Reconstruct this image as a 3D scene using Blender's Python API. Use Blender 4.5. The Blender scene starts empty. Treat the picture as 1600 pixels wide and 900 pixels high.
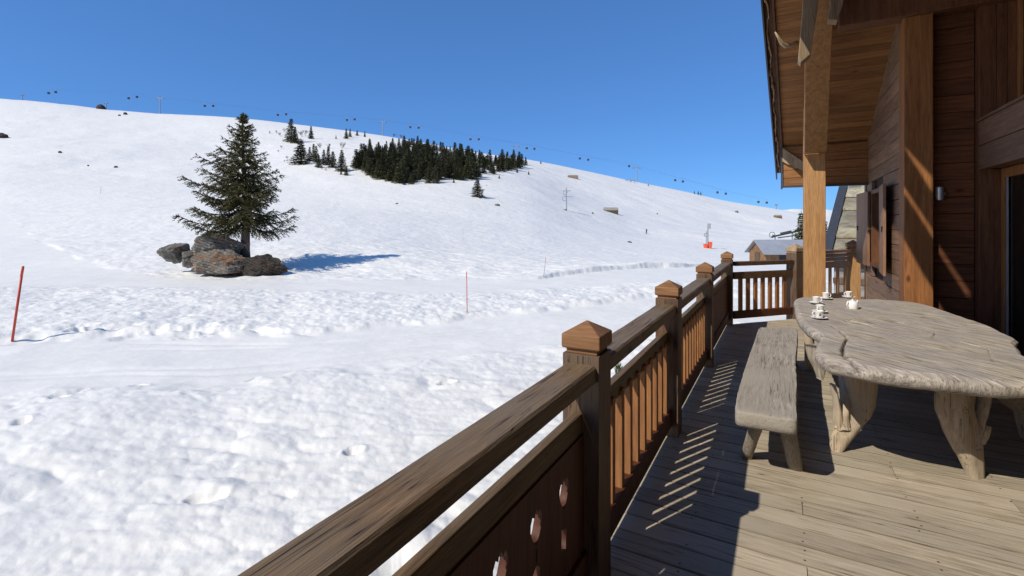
import bpy, bmesh, math, random
import numpy as np
from mathutils import Vector, Matrix, noise as mnoise
R_ = math.radians
C = bpy.context.scene.collection
# ---------------------------------------------------------------- camera
F, HX, HY = 754.0, 800.0, 351.0            # focal length and horizon of the photograph, in its pixels
YAW = math.atan2(420, F)
S_, C_ = math.sin(YAW), math.cos(YAW)
EYE = 1.6
cam = bpy.data.cameras.new('camera'); co = bpy.data.objects.new('camera', cam); C.objects.link(co)
co.location = (0, 0, EYE); co.rotation_euler = (math.pi/2, 0, YAW)
cam.sensor_width = 36; cam.lens = 36*F/1600; cam.shift_y = -(450-HY)/1600
cam.clip_start = 0.05; cam.clip_end = 20000
bpy.context.scene.camera = co
# ---------------------------------------------------------------- sky, sun, exposure
SUN = Vector((0.50, 0.98, -1.0)).normalized()      # direction the light travels
world = bpy.data.worlds.new('World'); bpy.context.scene.world = world; world.use_nodes = True
wn = world.node_tree.nodes; wl = world.node_tree.links
bg = wn['Background']; sky = wn.new('ShaderNodeTexSky'); sky.sky_type = 'NISHITA'; sky.sun_disc = False
sky.sun_elevation = math.asin(-SUN.z); sky.sun_rotation = math.atan2(-SUN.x, -SUN.y)
sky.altitude = 2600; sky.air_density = 1.0; sky.dust_density = 0.05; sky.ozone_density = 3.0
bg.inputs['Strength'].default_value = 0.15
hs = wn.new('ShaderNodeHueSaturation'); hs.inputs['Saturation'].default_value = 1.0; hs.inputs['Value'].default_value = 1.22
tint = wn.new('ShaderNodeMix'); tint.data_type='RGBA'; tint.blend_type='MULTIPLY'; tint.inputs[0].default_value=1; tint.inputs[7].default_value=(.44,.90,1.60,1)
gm = wn.new('ShaderNodeGamma'); gm.inputs['Gamma'].default_value = 0.56
wl.new(sky.outputs[0], gm.inputs['Color']); wl.new(gm.outputs[0], hs.inputs['Color']); wl.new(hs.outputs[0], tint.inputs[6]); wl.new(tint.outputs[2], bg.inputs['Color'])
sl = bpy.data.lights.new('sun', 'SUN'); sl.energy = 4.6; sl.angle = R_(0.53); sl.color = (1.0, 0.92, 0.79)
so = bpy.data.objects.new('sun', sl); C.objects.link(so); so.rotation_euler = SUN.to_track_quat('-Z', 'Y').to_euler()
vs = bpy.context.scene.view_settings
vs.view_transform = 'Standard'; vs.look = 'None'; vs.gamma = 1; vs.exposure = 0.0; vs.use_curve_mapping = False

# ---------------------------------------------------------------- helpers
def cw(Rr, D, z):                      # camera-frame right/forward -> world
    return Vector((Rr*C_-D*S_, D*C_+Rr*S_, z))
def px(x, y, D):                       # where the photograph's pixel x,y lies at depth D
    return cw((x-HX)/F*D, D, EYE+(HY-y)/F*D)
def onz(x, y, z):
    return px(x, y, F*(EYE-z)/(y-HY))
class MB:
    def __init__(s): s.v=[]; s.f=[]; s.m=[]
    def add(s, vs, fs, m=0):
        b=len(s.v); s.v += [tuple(v) for v in vs]; s.f += [tuple(b+i for i in f) for f in fs]; s.m += [m]*len(fs)
    def hexa(s, p, m=0):               # p: 4 bottom (ccw), 4 top
        s.add(p, [(3,2,1,0),(4,5,6,7),(0,1,5,4),(1,2,6,5),(2,3,7,6),(3,0,4,7)], m)
    def box(s, x0,x1,y0,y1,z0,z1, m=0):
        s.hexa([(x0,y0,z0),(x1,y0,z0),(x1,y1,z0),(x0,y1,z0),(x0,y0,z1),(x1,y0,z1),(x1,y1,z1),(x0,y1,z1)], m)
    def beam(s, a, b, w, h, up=(0,0,1), m=0):
        a=Vector(a); b=Vector(b); d=(b-a).normalized(); r=d.cross(Vector(up)).normalized(); u=r.cross(d)
        q=[]
        for e in (a,b): q.append([e-r*w/2-u*h/2, e+r*w/2-u*h/2, e+r*w/2+u*h/2, e-r*w/2+u*h/2])
        s.add(q[0]+q[1], [(0,1,2,3),(7,6,5,4),(0,4,5,1),(1,5,6,2),(2,6,7,3),(3,7,4,0)], m)
    def tube(s, pts, rad, n=8, cap=True, m=0):
        pts=[Vector(p) for p in pts]; rs = rad if hasattr(rad,'__len__') else [rad]*len(pts)
        vs=[]; fs=[]; prev=None
        for i,p in enumerate(pts):
            d=(pts[min(i+1,len(pts)-1)]-pts[max(i-1,0)]).normalized()
            ref = prev if prev is not None else (Vector((0,0,1)) if abs(d.z)<.9 else Vector((1,0,0)))
            r=(ref-d*ref.dot(d)).normalized(); prev=r; u=d.cross(r)
            for k in range(n):
                a=2*math.pi*k/n; vs.append(p+(r*math.cos(a)+u*math.sin(a))*rs[i])
        for i in range(len(pts)-1):
            for k in range(n):
                k2=(k+1)%n; fs.append((i*n+k,i*n+k2,(i+1)*n+k2,(i+1)*n+k))
        if cap: fs.append(tuple(range(n))[::-1]); fs.append(tuple((len(pts)-1)*n+k for k in range(n)))
        s.add(vs,fs,m)
    def lathe(s, prof, c=(0,0,0), n=24, m=0):
        vs=[]; fs=[]
        for r,z in prof:
            for k in range(n):
                a=2*math.pi*k/n; vs.append((c[0]+r*math.cos(a),c[1]+r*math.sin(a),c[2]+z))
        for i in range(len(prof)-1):
            for k in range(n):
                k2=(k+1)%n; fs.append((i*n+k,i*n+k2,(i+1)*n+k2,(i+1)*n+k))
        s.add(vs,fs,m)
def link(name, me, parent=None):
    o=bpy.data.objects.new(name, me); C.objects.link(o)
    if parent is not None:
        o.parent=parent
    return o
def obj(name, mb, mats, parent=None, smooth=False, bevel=0, world=True):
    """one mesh object; mb in world coordinates unless world=False"""
    off=Vector((0,0,0))
    if world and parent is not None:
        p=parent
        while p is not None: off += p.location; p=p.parent
    me=bpy.data.meshes.new(name)
    me.from_pydata([(v[0]-off.x,v[1]-off.y,v[2]-off.z) for v in mb.v], [], mb.f)
    mats = mats if isinstance(mats,(list,tuple)) else [mats]
    for m in mats: me.materials.append(m)
    if len(mats)>1: me.polygons.foreach_set('material_index', mb.m)
    if smooth: me.polygons.foreach_set('use_smooth', [True]*len(me.polygons))
    me.update()
    o=link(name, me, parent)
    if bevel:
        b=o.modifiers.new('bevel','BEVEL'); b.width=bevel; b.segments=2; b.limit_method='ANGLE'; b.angle_limit=R_(40)
    return o
def tag(o, label=None, cat=None, group=None, kind=None):
    if label: o['label']=label
    if cat: o['category']=cat
    if group: o['group']=group
    if kind: o['kind']=kind
    return o
def thing(name, label, cat, loc=(0,0,0), group=None):
    o=bpy.data.objects.new(name, None); C.objects.link(o); o.location=loc; o.empty_display_size=.2
    return tag(o,label,cat,group)
def kids(o): return [c for c in bpy.data.objects if c.parent is o]
def copy_tree(o, parent=None, ch=None):
    c=o.copy(); C.objects.link(c)
    if parent is not None: c.parent=parent
    for k in (ch if ch is not None else kids(o)): copy_tree(k, c)
    return c

# ---------------------------------------------------------------- materials
def newmat(name):
    m=bpy.data.materials.new(name); m.use_nodes=True; nt=m.node_tree
    return m, nt, nt.nodes['Principled BSDF']
def N(nt, t, **kw):
    n=nt.nodes.new(t)
    for k,v in kw.items():
        if k in n.inputs: n.inputs[k].default_value=v
        else: setattr(n,k,v)
    return n
def ramp(nt, fac, stops):
    r=nt.nodes.new('ShaderNodeValToRGB'); e=r.color_ramp.elements
    while len(e)<len(stops): e.new(.5)
    for i,(p,c) in enumerate(stops): e[i].position=p; e[i].color=(*c,1) if len(c)==3 else c
    nt.links.new(fac, r.inputs[0]); return r
def mix(nt, a, b, fac, mode='MIX'):
    m=nt.nodes.new('ShaderNodeMix'); m.data_type='RGBA'; m.blend_type=mode
    for s,v in ((m.inputs[0],fac),(m.inputs[6],a),(m.inputs[7],b)):
        if hasattr(v,'is_linked') or isinstance(v,bpy.types.NodeSocket): nt.links.new(v,s)
        else: s.default_value = v if not isinstance(v,tuple) or len(v)==4 else (*v,1)
    return m.outputs[2]
def plain(name, col, rough=.6, metal=0, var=.12, scale=8, spec=.5):
    m,nt,b=newmat(name)
    tc=N(nt,'ShaderNodeTexCoord'); n=N(nt,'ShaderNodeTexNoise',Scale=scale,Detail=5.0); nt.links.new(tc.outputs['Object'],n.inputs['Vector'])
    r=ramp(nt,n.outputs[0],[(.3,tuple(c*(1-var) for c in col)),(.7,tuple(min(1,c*(1+var)) for c in col))])
    nt.links.new(r.outputs[0],b.inputs['Base Color']); b.inputs['Roughness'].default_value=rough; b.inputs['Metallic'].default_value=metal
    b.inputs['Specular IOR Level'].default_value=spec
    return m
def wood(name, dark, light, axis='Z', rough=.62, grain=1.0, isl=.22, crack=.0, bump=.35, knots=True, grey=None, spec=.3):
    m,nt,b=newmat(name); L=nt.links
    tc=N(nt,'ShaderNodeTexCoord'); geo=N(nt,'ShaderNodeNewGeometry')
    sc=[1,1,1]; sc['XYZ'.index(axis)]=.07
    off=N(nt,'ShaderNodeVectorMath',operation='SCALE'); off.inputs[0].default_value=(7.1,3.7,9.3); L.new(geo.outputs['Random Per Island'],off.inputs['Scale'])
    add=N(nt,'ShaderNodeVectorMath',operation='ADD'); L.new(tc.outputs['Object'],add.inputs[0]); L.new(off.outputs[0],add.inputs[1])
    mp=N(nt,'ShaderNodeMapping'); mp.inputs['Scale'].default_value=sc; L.new(add.outputs[0],mp.inputs['Vector'])
    n1=N(nt,'ShaderNodeTexNoise',Scale=26*grain,Detail=7.0,Roughness=.62,Distortion=.5); L.new(mp.outputs[0],n1.inputs['Vector'])
    n2=N(nt,'ShaderNodeTexNoise',Scale=110*grain,Detail=3.0,Roughness=.6); L.new(mp.outputs[0],n2.inputs['Vector'])
    n3=N(nt,'ShaderNodeTexNoise',Scale=1.7,Detail=3.0); L.new(add.outputs[0],n3.inputs['Vector'])
    r1=ramp(nt,n1.outputs[0],[(.28,dark),(.72,light)])
    f2=ramp(nt,n2.outputs[0],[(.3,(.72,.72,.72)),(.65,(1.08,1.08,1.08))])
    c=mix(nt,r1.outputs[0],f2.outputs[0],1.0,'MULTIPLY')
    if grey:
        g=ramp(nt,n3.outputs[0],[(.35,(0,0,0)),(.65,(1,1,1))]); c=mix(nt,c,grey,g.outputs[0])
    iv=N(nt,'ShaderNodeMapRange'); iv.inputs[3].default_value=1-isl; iv.inputs[4].default_value=1+isl
    L.new(geo.outputs['Random Per Island'],iv.inputs[0])
    c=mix(nt,c,iv.outputs[0],1.0,'MULTIPLY')
    if name=='deck':      # weathered arrises darkened in colour beside each gap, standing in for its shade
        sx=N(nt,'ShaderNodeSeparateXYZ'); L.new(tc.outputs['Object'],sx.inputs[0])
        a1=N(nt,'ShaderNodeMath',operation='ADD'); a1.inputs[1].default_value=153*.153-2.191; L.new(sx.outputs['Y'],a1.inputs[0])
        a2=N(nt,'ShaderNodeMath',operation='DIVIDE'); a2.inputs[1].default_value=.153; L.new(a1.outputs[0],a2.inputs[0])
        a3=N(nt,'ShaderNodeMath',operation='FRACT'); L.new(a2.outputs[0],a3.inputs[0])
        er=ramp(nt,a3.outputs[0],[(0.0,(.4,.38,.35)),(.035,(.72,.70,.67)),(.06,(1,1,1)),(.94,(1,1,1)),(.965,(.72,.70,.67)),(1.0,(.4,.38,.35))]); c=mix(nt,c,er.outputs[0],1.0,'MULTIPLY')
    h=n1.outputs[0]
    if knots:
        sk=[1,1,1]; sk['XYZ'.index(axis)]=.45
        mk=N(nt,'ShaderNodeMapping'); mk.inputs['Scale'].default_value=sk; L.new(add.outputs[0],mk.inputs['Vector'])
        vo=N(nt,'ShaderNodeTexVoronoi',Scale=3.1); L.new(mk.outputs[0],vo.inputs['Vector'])
        kr=ramp(nt,vo.outputs['Distance'],[(.03,(.35,.3,.28)),(.085,(1,1,1))]); c=mix(nt,c,kr.outputs[0],1.0,'MULTIPLY')
    if crack>0:
        sc2=[1,1,1]; sc2['XYZ'.index(axis)]=.022
        mc=N(nt,'ShaderNodeMapping'); mc.inputs['Scale'].default_value=sc2; L.new(add.outputs[0],mc.inputs['Vector'])
        nc=N(nt,'ShaderNodeTexNoise',Scale=58.0,Detail=1.0,Distortion=.3); L.new(mc.outputs[0],nc.inputs['Vector'])
        cr=ramp(nt,nc.outputs[0],[(.475,(1,1,1)),(.5,(.12,.10,.08)),(.525,(1,1,1))])
        nm=N(nt,'ShaderNodeTexNoise',Scale=2.3,Detail=1.0); L.new(add.outputs[0],nm.inputs['Vector'])
        mr=ramp(nt,nm.outputs[0],[(.42,(0,0,0)),(.55,(crack,crack,crack))])
        c=mix(nt,c,mix(nt,c,cr.outputs[0],1.0,'MULTIPLY'),mr.outputs[0])
    L.new(c,b.inputs['Base Color']); b.inputs['Roughness'].default_value=rough; b.inputs['Specular IOR Level'].default_value=spec
    bm=N(nt,'ShaderNodeBump',Strength=bump,Distance=.004); L.new(n1.outputs[0],bm.inputs['Height'])
    b2=N(nt,'ShaderNodeBump',Strength=bump,Distance=.0015); L.new(n2.outputs[0],b2.inputs['Height']); L.new(bm.outputs[0],b2.inputs['Normal'])
    L.new(b2.outputs[0],b.inputs['Normal'])
    return m
RD,RL=(.060,.024,.010),(.155,.070,.030)            # stained railing timber
M={}
M['rail_y']=wood('rail_y',(.075,.045,.021),(.235,.150,.078),'Y',crack=.95,bump=.9,grain=2.2,grey=(.17,.13,.085))
M['rail_x']=wood('rail_x',(.07,.038,.018),(.17,.10,.05),'X',crack=.6)
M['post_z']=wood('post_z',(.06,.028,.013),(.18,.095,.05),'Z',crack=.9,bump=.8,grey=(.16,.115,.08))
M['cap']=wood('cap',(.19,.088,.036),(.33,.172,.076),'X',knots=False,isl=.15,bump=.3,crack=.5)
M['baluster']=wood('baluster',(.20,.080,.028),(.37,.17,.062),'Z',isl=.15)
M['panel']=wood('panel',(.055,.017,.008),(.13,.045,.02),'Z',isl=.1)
M['bigpost']=wood('bigpost',(.30,.15,.055),(.50,.28,.115),'Z',isl=.05,grain=.7)
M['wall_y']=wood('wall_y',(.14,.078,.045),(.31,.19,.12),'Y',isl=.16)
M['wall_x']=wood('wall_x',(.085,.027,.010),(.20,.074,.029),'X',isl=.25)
M['pillar']=wood('pillar',(.18,.066,.019),(.34,.145,.047),'Z',isl=.05,grain=.8)
M['soffit']=wood('soffit',(.175,.075,.025),(.35,.165,.058),'X',isl=.22)
M['header']=wood('header',(.10,.05,.028),(.20,.11,.065),'Y',isl=.15)
M['frame_z']=wood('frame_z',(.08,.03,.012),(.19,.078,.032),'Z',isl=.15)
M['brace']=wood('brace',(.21,.10,.035),(.38,.20,.08),'Z',isl=.05,grain=.7)
M['oldbrace']=wood('oldbrace',(.26,.175,.10),(.50,.37,.235),'Z',isl=.1,crack=.7)
M['barge']=wood('barge',(.07,.03,.016),(.16,.08,.045),'Y')
M['shutter']=wood('shutter',(.17,.085,.045),(.34,.185,.10),'Z',isl=.12)
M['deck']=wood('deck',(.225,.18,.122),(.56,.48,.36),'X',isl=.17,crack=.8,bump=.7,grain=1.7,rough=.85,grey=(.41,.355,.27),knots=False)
M['grey_x']=wood('grey_x',(.16,.135,.11),(.50,.445,.37),'Y',isl=.05,crack=.7,rough=.85,grain=2.0,bump=.9,knots=True,grey=(.33,.295,.245))
M['leg']=wood('leg',(.30,.21,.13),(.70,.57,.41),'Z',isl=.1,crack=.9,rough=.85,grain=1.6,knots=True,bump=1.0,grey=(.40,.33,.24))
M['benchleg']=wood('benchleg',(.20,.165,.125),(.38,.33,.26),'Z',isl=.1,crack=.6,rough=.85,knots=False)
M['darkmetal']=plain('darkmetal',(.06,.062,.068),.45,.3)
M['greymetal']=plain('greymetal',(.38,.39,.41),.4,.4,scale=1)
M['steel']=plain('steel',(.45,.46,.47),.35,.8)
M['galv']=plain('galv',(.30,.31,.33),.5,.3)
M['cable']=plain('cable',(.03,.03,.035),.6)
M['cupw']=plain('cupw',(.84,.82,.77),.18,0,.02)
M['black']=plain('black',(.015,.014,.013),.5)
M['greenlogo']=plain('greenlogo',(.05,.09,.05),.5)
M['gondola']=plain('gondola',(.05,.055,.07),.3)
M['orange']=plain('orange',(.80,.11,.035),.6)
M['redpole']=plain('redpole',(.55,.065,.03),.5)
M['barnwood']=wood('barnwood',(.12,.06,.028),(.34,.19,.095),'Z',grain=.3,isl=.2)
M['hutwood']=wood('hutwood',(.055,.035,.022),(.16,.11,.07),'Z',grain=.3)
M['barnroof']=plain('barnroof',(.33,.35,.38),.5,.2,.1,1.0)
M['slateroof']=plain('slateroof',(.27,.26,.22),.8,0,.3,2)
M['curtain']=plain('curtain',(.55,.53,.48),.9)
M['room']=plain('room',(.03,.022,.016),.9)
M['rust']=plain('rust',(.10,.05,.03),.8,0,.3,30)
M['bark']=wood('bark',(.045,.032,.022),(.13,.10,.075),'Z',grain=.5,bump=1.0,knots=False)
M['twig']=plain('twig',(.12,.085,.065),.9)
M['skin']=plain('skin',(.5,.3,.2),.6)
M['cloth']=plain('cloth',(.02,.025,.04),.8)
M['bulb']=plain('bulb',(.35,.22,.12),.4)
def mat_glass():
    m,nt,b=newmat('window_glass')
    b.inputs['Base Color'].default_value=(.02,.025,.025,1); b.inputs['Roughness'].default_value=.03
    b.inputs['Transmission Weight'].default_value=.85; b.inputs['IOR'].default_value=1.45
    return m
M['glass']=mat_glass()
def mat_foliage(name,a,b_,rough=.6):
    m,nt,b=newmat(name)
    g=N(nt,'ShaderNodeNewGeometry'); oi=N(nt,'ShaderNodeObjectInfo')
    r=ramp(nt,g.outputs['Random Per Island'],[(0,a),(.85,b_),(1.0,(b_[0]*1.5,b_[1]*1.15,b_[2]))])
    iv=N(nt,'ShaderNodeMapRange'); iv.inputs[3].default_value=.55; iv.inputs[4].default_value=1.45; nt.links.new(oi.outputs['Random'],iv.inputs[0])
    c=mix(nt,r.outputs[0],iv.outputs[0],1.0,'MULTIPLY')
    nt.links.new(c,b.inputs['Base Color']); b.inputs['Roughness'].default_value=rough; b.inputs['Specular IOR Level'].default_value=.25
    return m
M['needle']=mat_foliage('needle',(.018,.024,.008),(.100,.088,.030))
M['farneedle']=mat_foliage('farneedle',(.018,.025,.010),(.068,.070,.028))
M['bush']=mat_foliage('bush',(.05,.08,.02),(.12,.16,.05))
def mat_snow():
    m,nt,b=newmat('snow'); L=nt.links
    tc=N(nt,'ShaderNodeTexCoord')
    n0=N(nt,'ShaderNodeTexNoise',Scale=.9,Detail=6.0,Roughness=.6); L.new(tc.outputs['Object'],n0.inputs['Vector'])
    nd=N(nt,'ShaderNodeTexNoise',Scale=9.0,Detail=5.0,Roughness=.7); L.new(tc.outputs['Object'],nd.inputs['Vector'])
    r=ramp(nt,n0.outputs[0],[(.3,(.73,.72,.67)),(.7,(.80,.79,.735))])
    rd=ramp(nt,nd.outputs[0],[(.26,(.90,.885,.86)),(.40,(1,1,1))])
    c=mix(nt,r.outputs[0],rd.outputs[0],1.0,'MULTIPLY')
    L.new(c,b.inputs['Base Color']); b.inputs['Roughness'].default_value=.55; b.inputs['Specular IOR Level'].default_value=.3
    b.inputs['Sheen Weight'].default_value=0.0
    prev=None; az=N(nt,'ShaderNodeAttribute'); az.attribute_name='zone'
    ms=N(nt,'ShaderNodeMapping'); ms.inputs['Rotation'].default_value=(0,0,-YAW); ms.inputs['Scale'].default_value=(1,.12,1); L.new(tc.outputs['Object'],ms.inputs['Vector'])
    nf=N(nt,'ShaderNodeTexNoise',Scale=.9,Detail=4.0); L.new(ms.outputs[0],nf.inputs['Vector']); bf=N(nt,'ShaderNodeBump',Strength=.35,Distance=.10); L.new(nf.outputs[0],bf.inputs['Height']); prev=bf.outputs[0]
    for sc,dist,st in ((.07,1.1,.45),(.25,.5,.5),(1.6,.08,.55),(6.5,.024,.6),(28,.004,.5)):
        n=N(nt,'ShaderNodeTexNoise',Scale=sc,Detail=4.0,Roughness=.6,Distortion=.3); L.new(tc.outputs['Object'],n.inputs['Vector'])
        bm=N(nt,'ShaderNodeBump',Strength=st,Distance=dist); L.new(n.outputs[0],bm.inputs['Height'])
        mm=N(nt,'ShaderNodeMath',operation='MULTIPLY'); mm.inputs[1].default_value=st; L.new(az.outputs['Fac'],mm.inputs[0]); L.new(mm.outputs[0],bm.inputs['Strength'])
        if prev: L.new(prev,bm.inputs['Normal'])
        prev=bm.outputs[0]
    L.new(prev,b.inputs['Normal'])
    return m
M['snow']=mat_snow()
def mat_rock(name, a,b2,c2, scale=1.0):
    m,nt,b=newmat(name); L=nt.links
    tc=N(nt,'ShaderNodeTexCoord')
    n=N(nt,'ShaderNodeTexNoise',Scale=2.2*scale,Detail=9.0,Roughness=.65,Distortion=.6); L.new(tc.outputs['Object'],n.inputs['Vector'])
    n2=N(nt,'ShaderNodeTexNoise',Scale=1.1*scale,Detail=5.0); L.new(tc.outputs['Object'],n2.inputs['Vector'])
    vo=N(nt,'ShaderNodeTexVoronoi',Scale=3.0*scale,feature='DISTANCE_TO_EDGE'); L.new(n.outputs['Color'],vo.inputs['Vector'])
    r=ramp(nt,n.outputs[0],[(.3,a),(.55,b2),(.75,tuple(min(1,x*1.35) for x in b2))])
    g=ramp(nt,n2.outputs[0],[(.5,(0,0,0)),(.62,(.8,.8,.8))]); c=mix(nt,r.outputs[0],c2,g.outputs[0])
    if name=='stone':
        ge=N(nt,'ShaderNodeNewGeometry'); ir=ramp(nt,ge.outputs['Random Per Island'],[(0,(.5,.5,.5)),(.5,(.95,.92,.82)),(1,(1.25,1.2,1.15))]); c=mix(nt,c,ir.outputs[0],1.0,'MULTIPLY')
    L.new(c,b.inputs['Base Color']); b.inputs['Roughness'].default_value=.9
    bm=N(nt,'ShaderNodeBump',Strength=1.0,Distance=.12/scale); L.new(n.outputs[0],bm.inputs['Height']); L.new(bm.outputs[0],b.inputs['Normal'])
    return m
M['rock']=mat_rock('rock',(.055,.053,.048),(.20,.19,.165),(.12,.085,.055))
M['rockgrass']=mat_rock('rockgrass',(.045,.036,.028),(.19,.165,.13),(.20,.09,.035),1.3)
M['soil']=mat_rock('soil',(.012,.010,.008),(.04,.032,.026),(.05,.032,.02))
M['stone']=mat_rock('stone',(.17,.155,.115),(.37,.34,.26),(.25,.20,.12),1.6)
M['stonewall']=mat_rock('stonewall',(.12,.11,.10),(.30,.28,.25),(.2,.17,.14),1.5)

# ---------------------------------------------------------------- terrain
COL=[-600,-200,0,200,350,500,600,700,820,900,1000,1150,1300,1500,2200]
T={ # depth: image height of the ground in each column
 28:[437]*15, 
 32:[424,424,424,425,426,424,422,424,424,425,426,426,426,426,426],
 36:[405,405,404,402,401,400,401,408,414,416,418,419,420,420,420],
 60:[372,370,368,360,356,358,366,380,390,397,405,408,412,412,412],
 100:[325,322,320,318,318,322,328,338,352,370,384,394,396,396,396],
 150:[272,270,268,282,290,290,288,290,305,335,365,383,386,386,386],
 250:[200,202,206,222,234,232,232,245,268,300,322,354,366,366,366],
 390:[132,142,148,169,177,195,208,228,246,261,282,314,336,345,345],
 560:[190,200,210,225,235,250,262,275,290,305,325,352,368,375,375],
 1000:[300,300,300,305,310,315,320,330,340,350,360,370,376,380,380],
 3000:[356]*15}
Ds=np.array([0.3,1,4,14,20]+sorted(T)); gx=np.arange(-600,2201,10.); gl=np.arange(math.log(.5),math.log(3000),.03)
rows=[]
for D in Ds:
    if D in T:
        yy=np.interp(gx,COL,T[D])
        if D==390:
            yy=np.interp(gx,[-600,-200,0,100,160,250,350,400,500,580,650,700,760,820,900,1000,1080,1140,1180,1220,1300,1500,2200],
                            [132,142,148,157,166,173,177,182,195,206,218,228,239,245,260,282,297,313,317,325,338,345,345])
        rows.append((HY-yy)/F)
    else: rows.append(np.full(gx.shape,-3.2/D))
rows=np.array(rows)
grid=np.array([np.interp(gl,np.log(Ds),rows[:,i]*Ds) for i in range(len(gx))])    # metres relative to the eye
# interpolate heights linearly in D between tables for a natural profile
Dg=np.exp(gl)
grid=np.array([np.interp(Dg,Ds,rows[:,i]*Ds) for i in range(len(gx))])
def blur(a,n,ax):
    for _ in range(n):
        p=np.pad(a,[(1,1) if k==ax else (0,0) for k in range(2)],mode='edge')
        a=(p[:-2]+2*p[1:-1]+p[2:])/4 if ax==0 else (p[:,:-2]+2*p[:,1:-1]+p[:,2:])/4
    return a
grid=blur(blur(grid,14,0),5,1)
def hash2(ix,iy,seed):
    n=(ix.astype(np.int64)*374761393+iy.astype(np.int64)*668265263+seed*1442695041)&0x7fffffff
    n=((n^(n>>13))*1274126177)&0x7fffffff
    return ((n^(n>>16))&0xffff)/65535.0
def vnoise(x,y,seed=0):
    ix=np.floor(x); iy=np.floor(y); fx=x-ix; fy=y-iy; fx=fx*fx*fx*(fx*(fx*6-15)+10); fy=fy*fy*fy*(fy*(fy*6-15)+10)
    a=hash2(ix,iy,seed); b=hash2(ix+1,iy,seed); c=hash2(ix,iy+1,seed); d=hash2(ix+1,iy+1,seed)
    return (a*(1-fx)+b*fx)*(1-fy)+(c*(1-fx)+d*fx)*fy
def fbm(x,y,seed=0,o=4):
    r=0; a=.5; t=0
    for k in range(o):
        r=r+a*(vnoise(x,y,seed+k*17)-.5); t+=a; a*=.5
        x,y=x*1.62-y*1.18+3.1,x*1.18+y*1.62+1.7
    return r/t*2
def sstep(e0,e1,x):
    t=np.clip((x-e0)/(e1-e0),0,1); return t*t*(3-2*t)
FOOT=[]
for _x,_y in [(92,620),(115,612),(215,601),(396,589),(548,705),(28,668),(330,775),(700,600)]:
    _p=onz(_x,_y,EYE-3.2); FOOT.append((_p.x,_p.y,.085+.03*((_x*7)%3)/2,.10+.03*((_x*3)%4)/3))
_r=random.Random(9)
for _k in range(15):
    _x=_r.uniform(110,440); _p=onz(_x,520+_r.uniform(-7,6),EYE-3.2); FOOT.append((_p.x,_p.y,_r.uniform(.07,.15),_r.uniform(.14,.34)))
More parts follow.
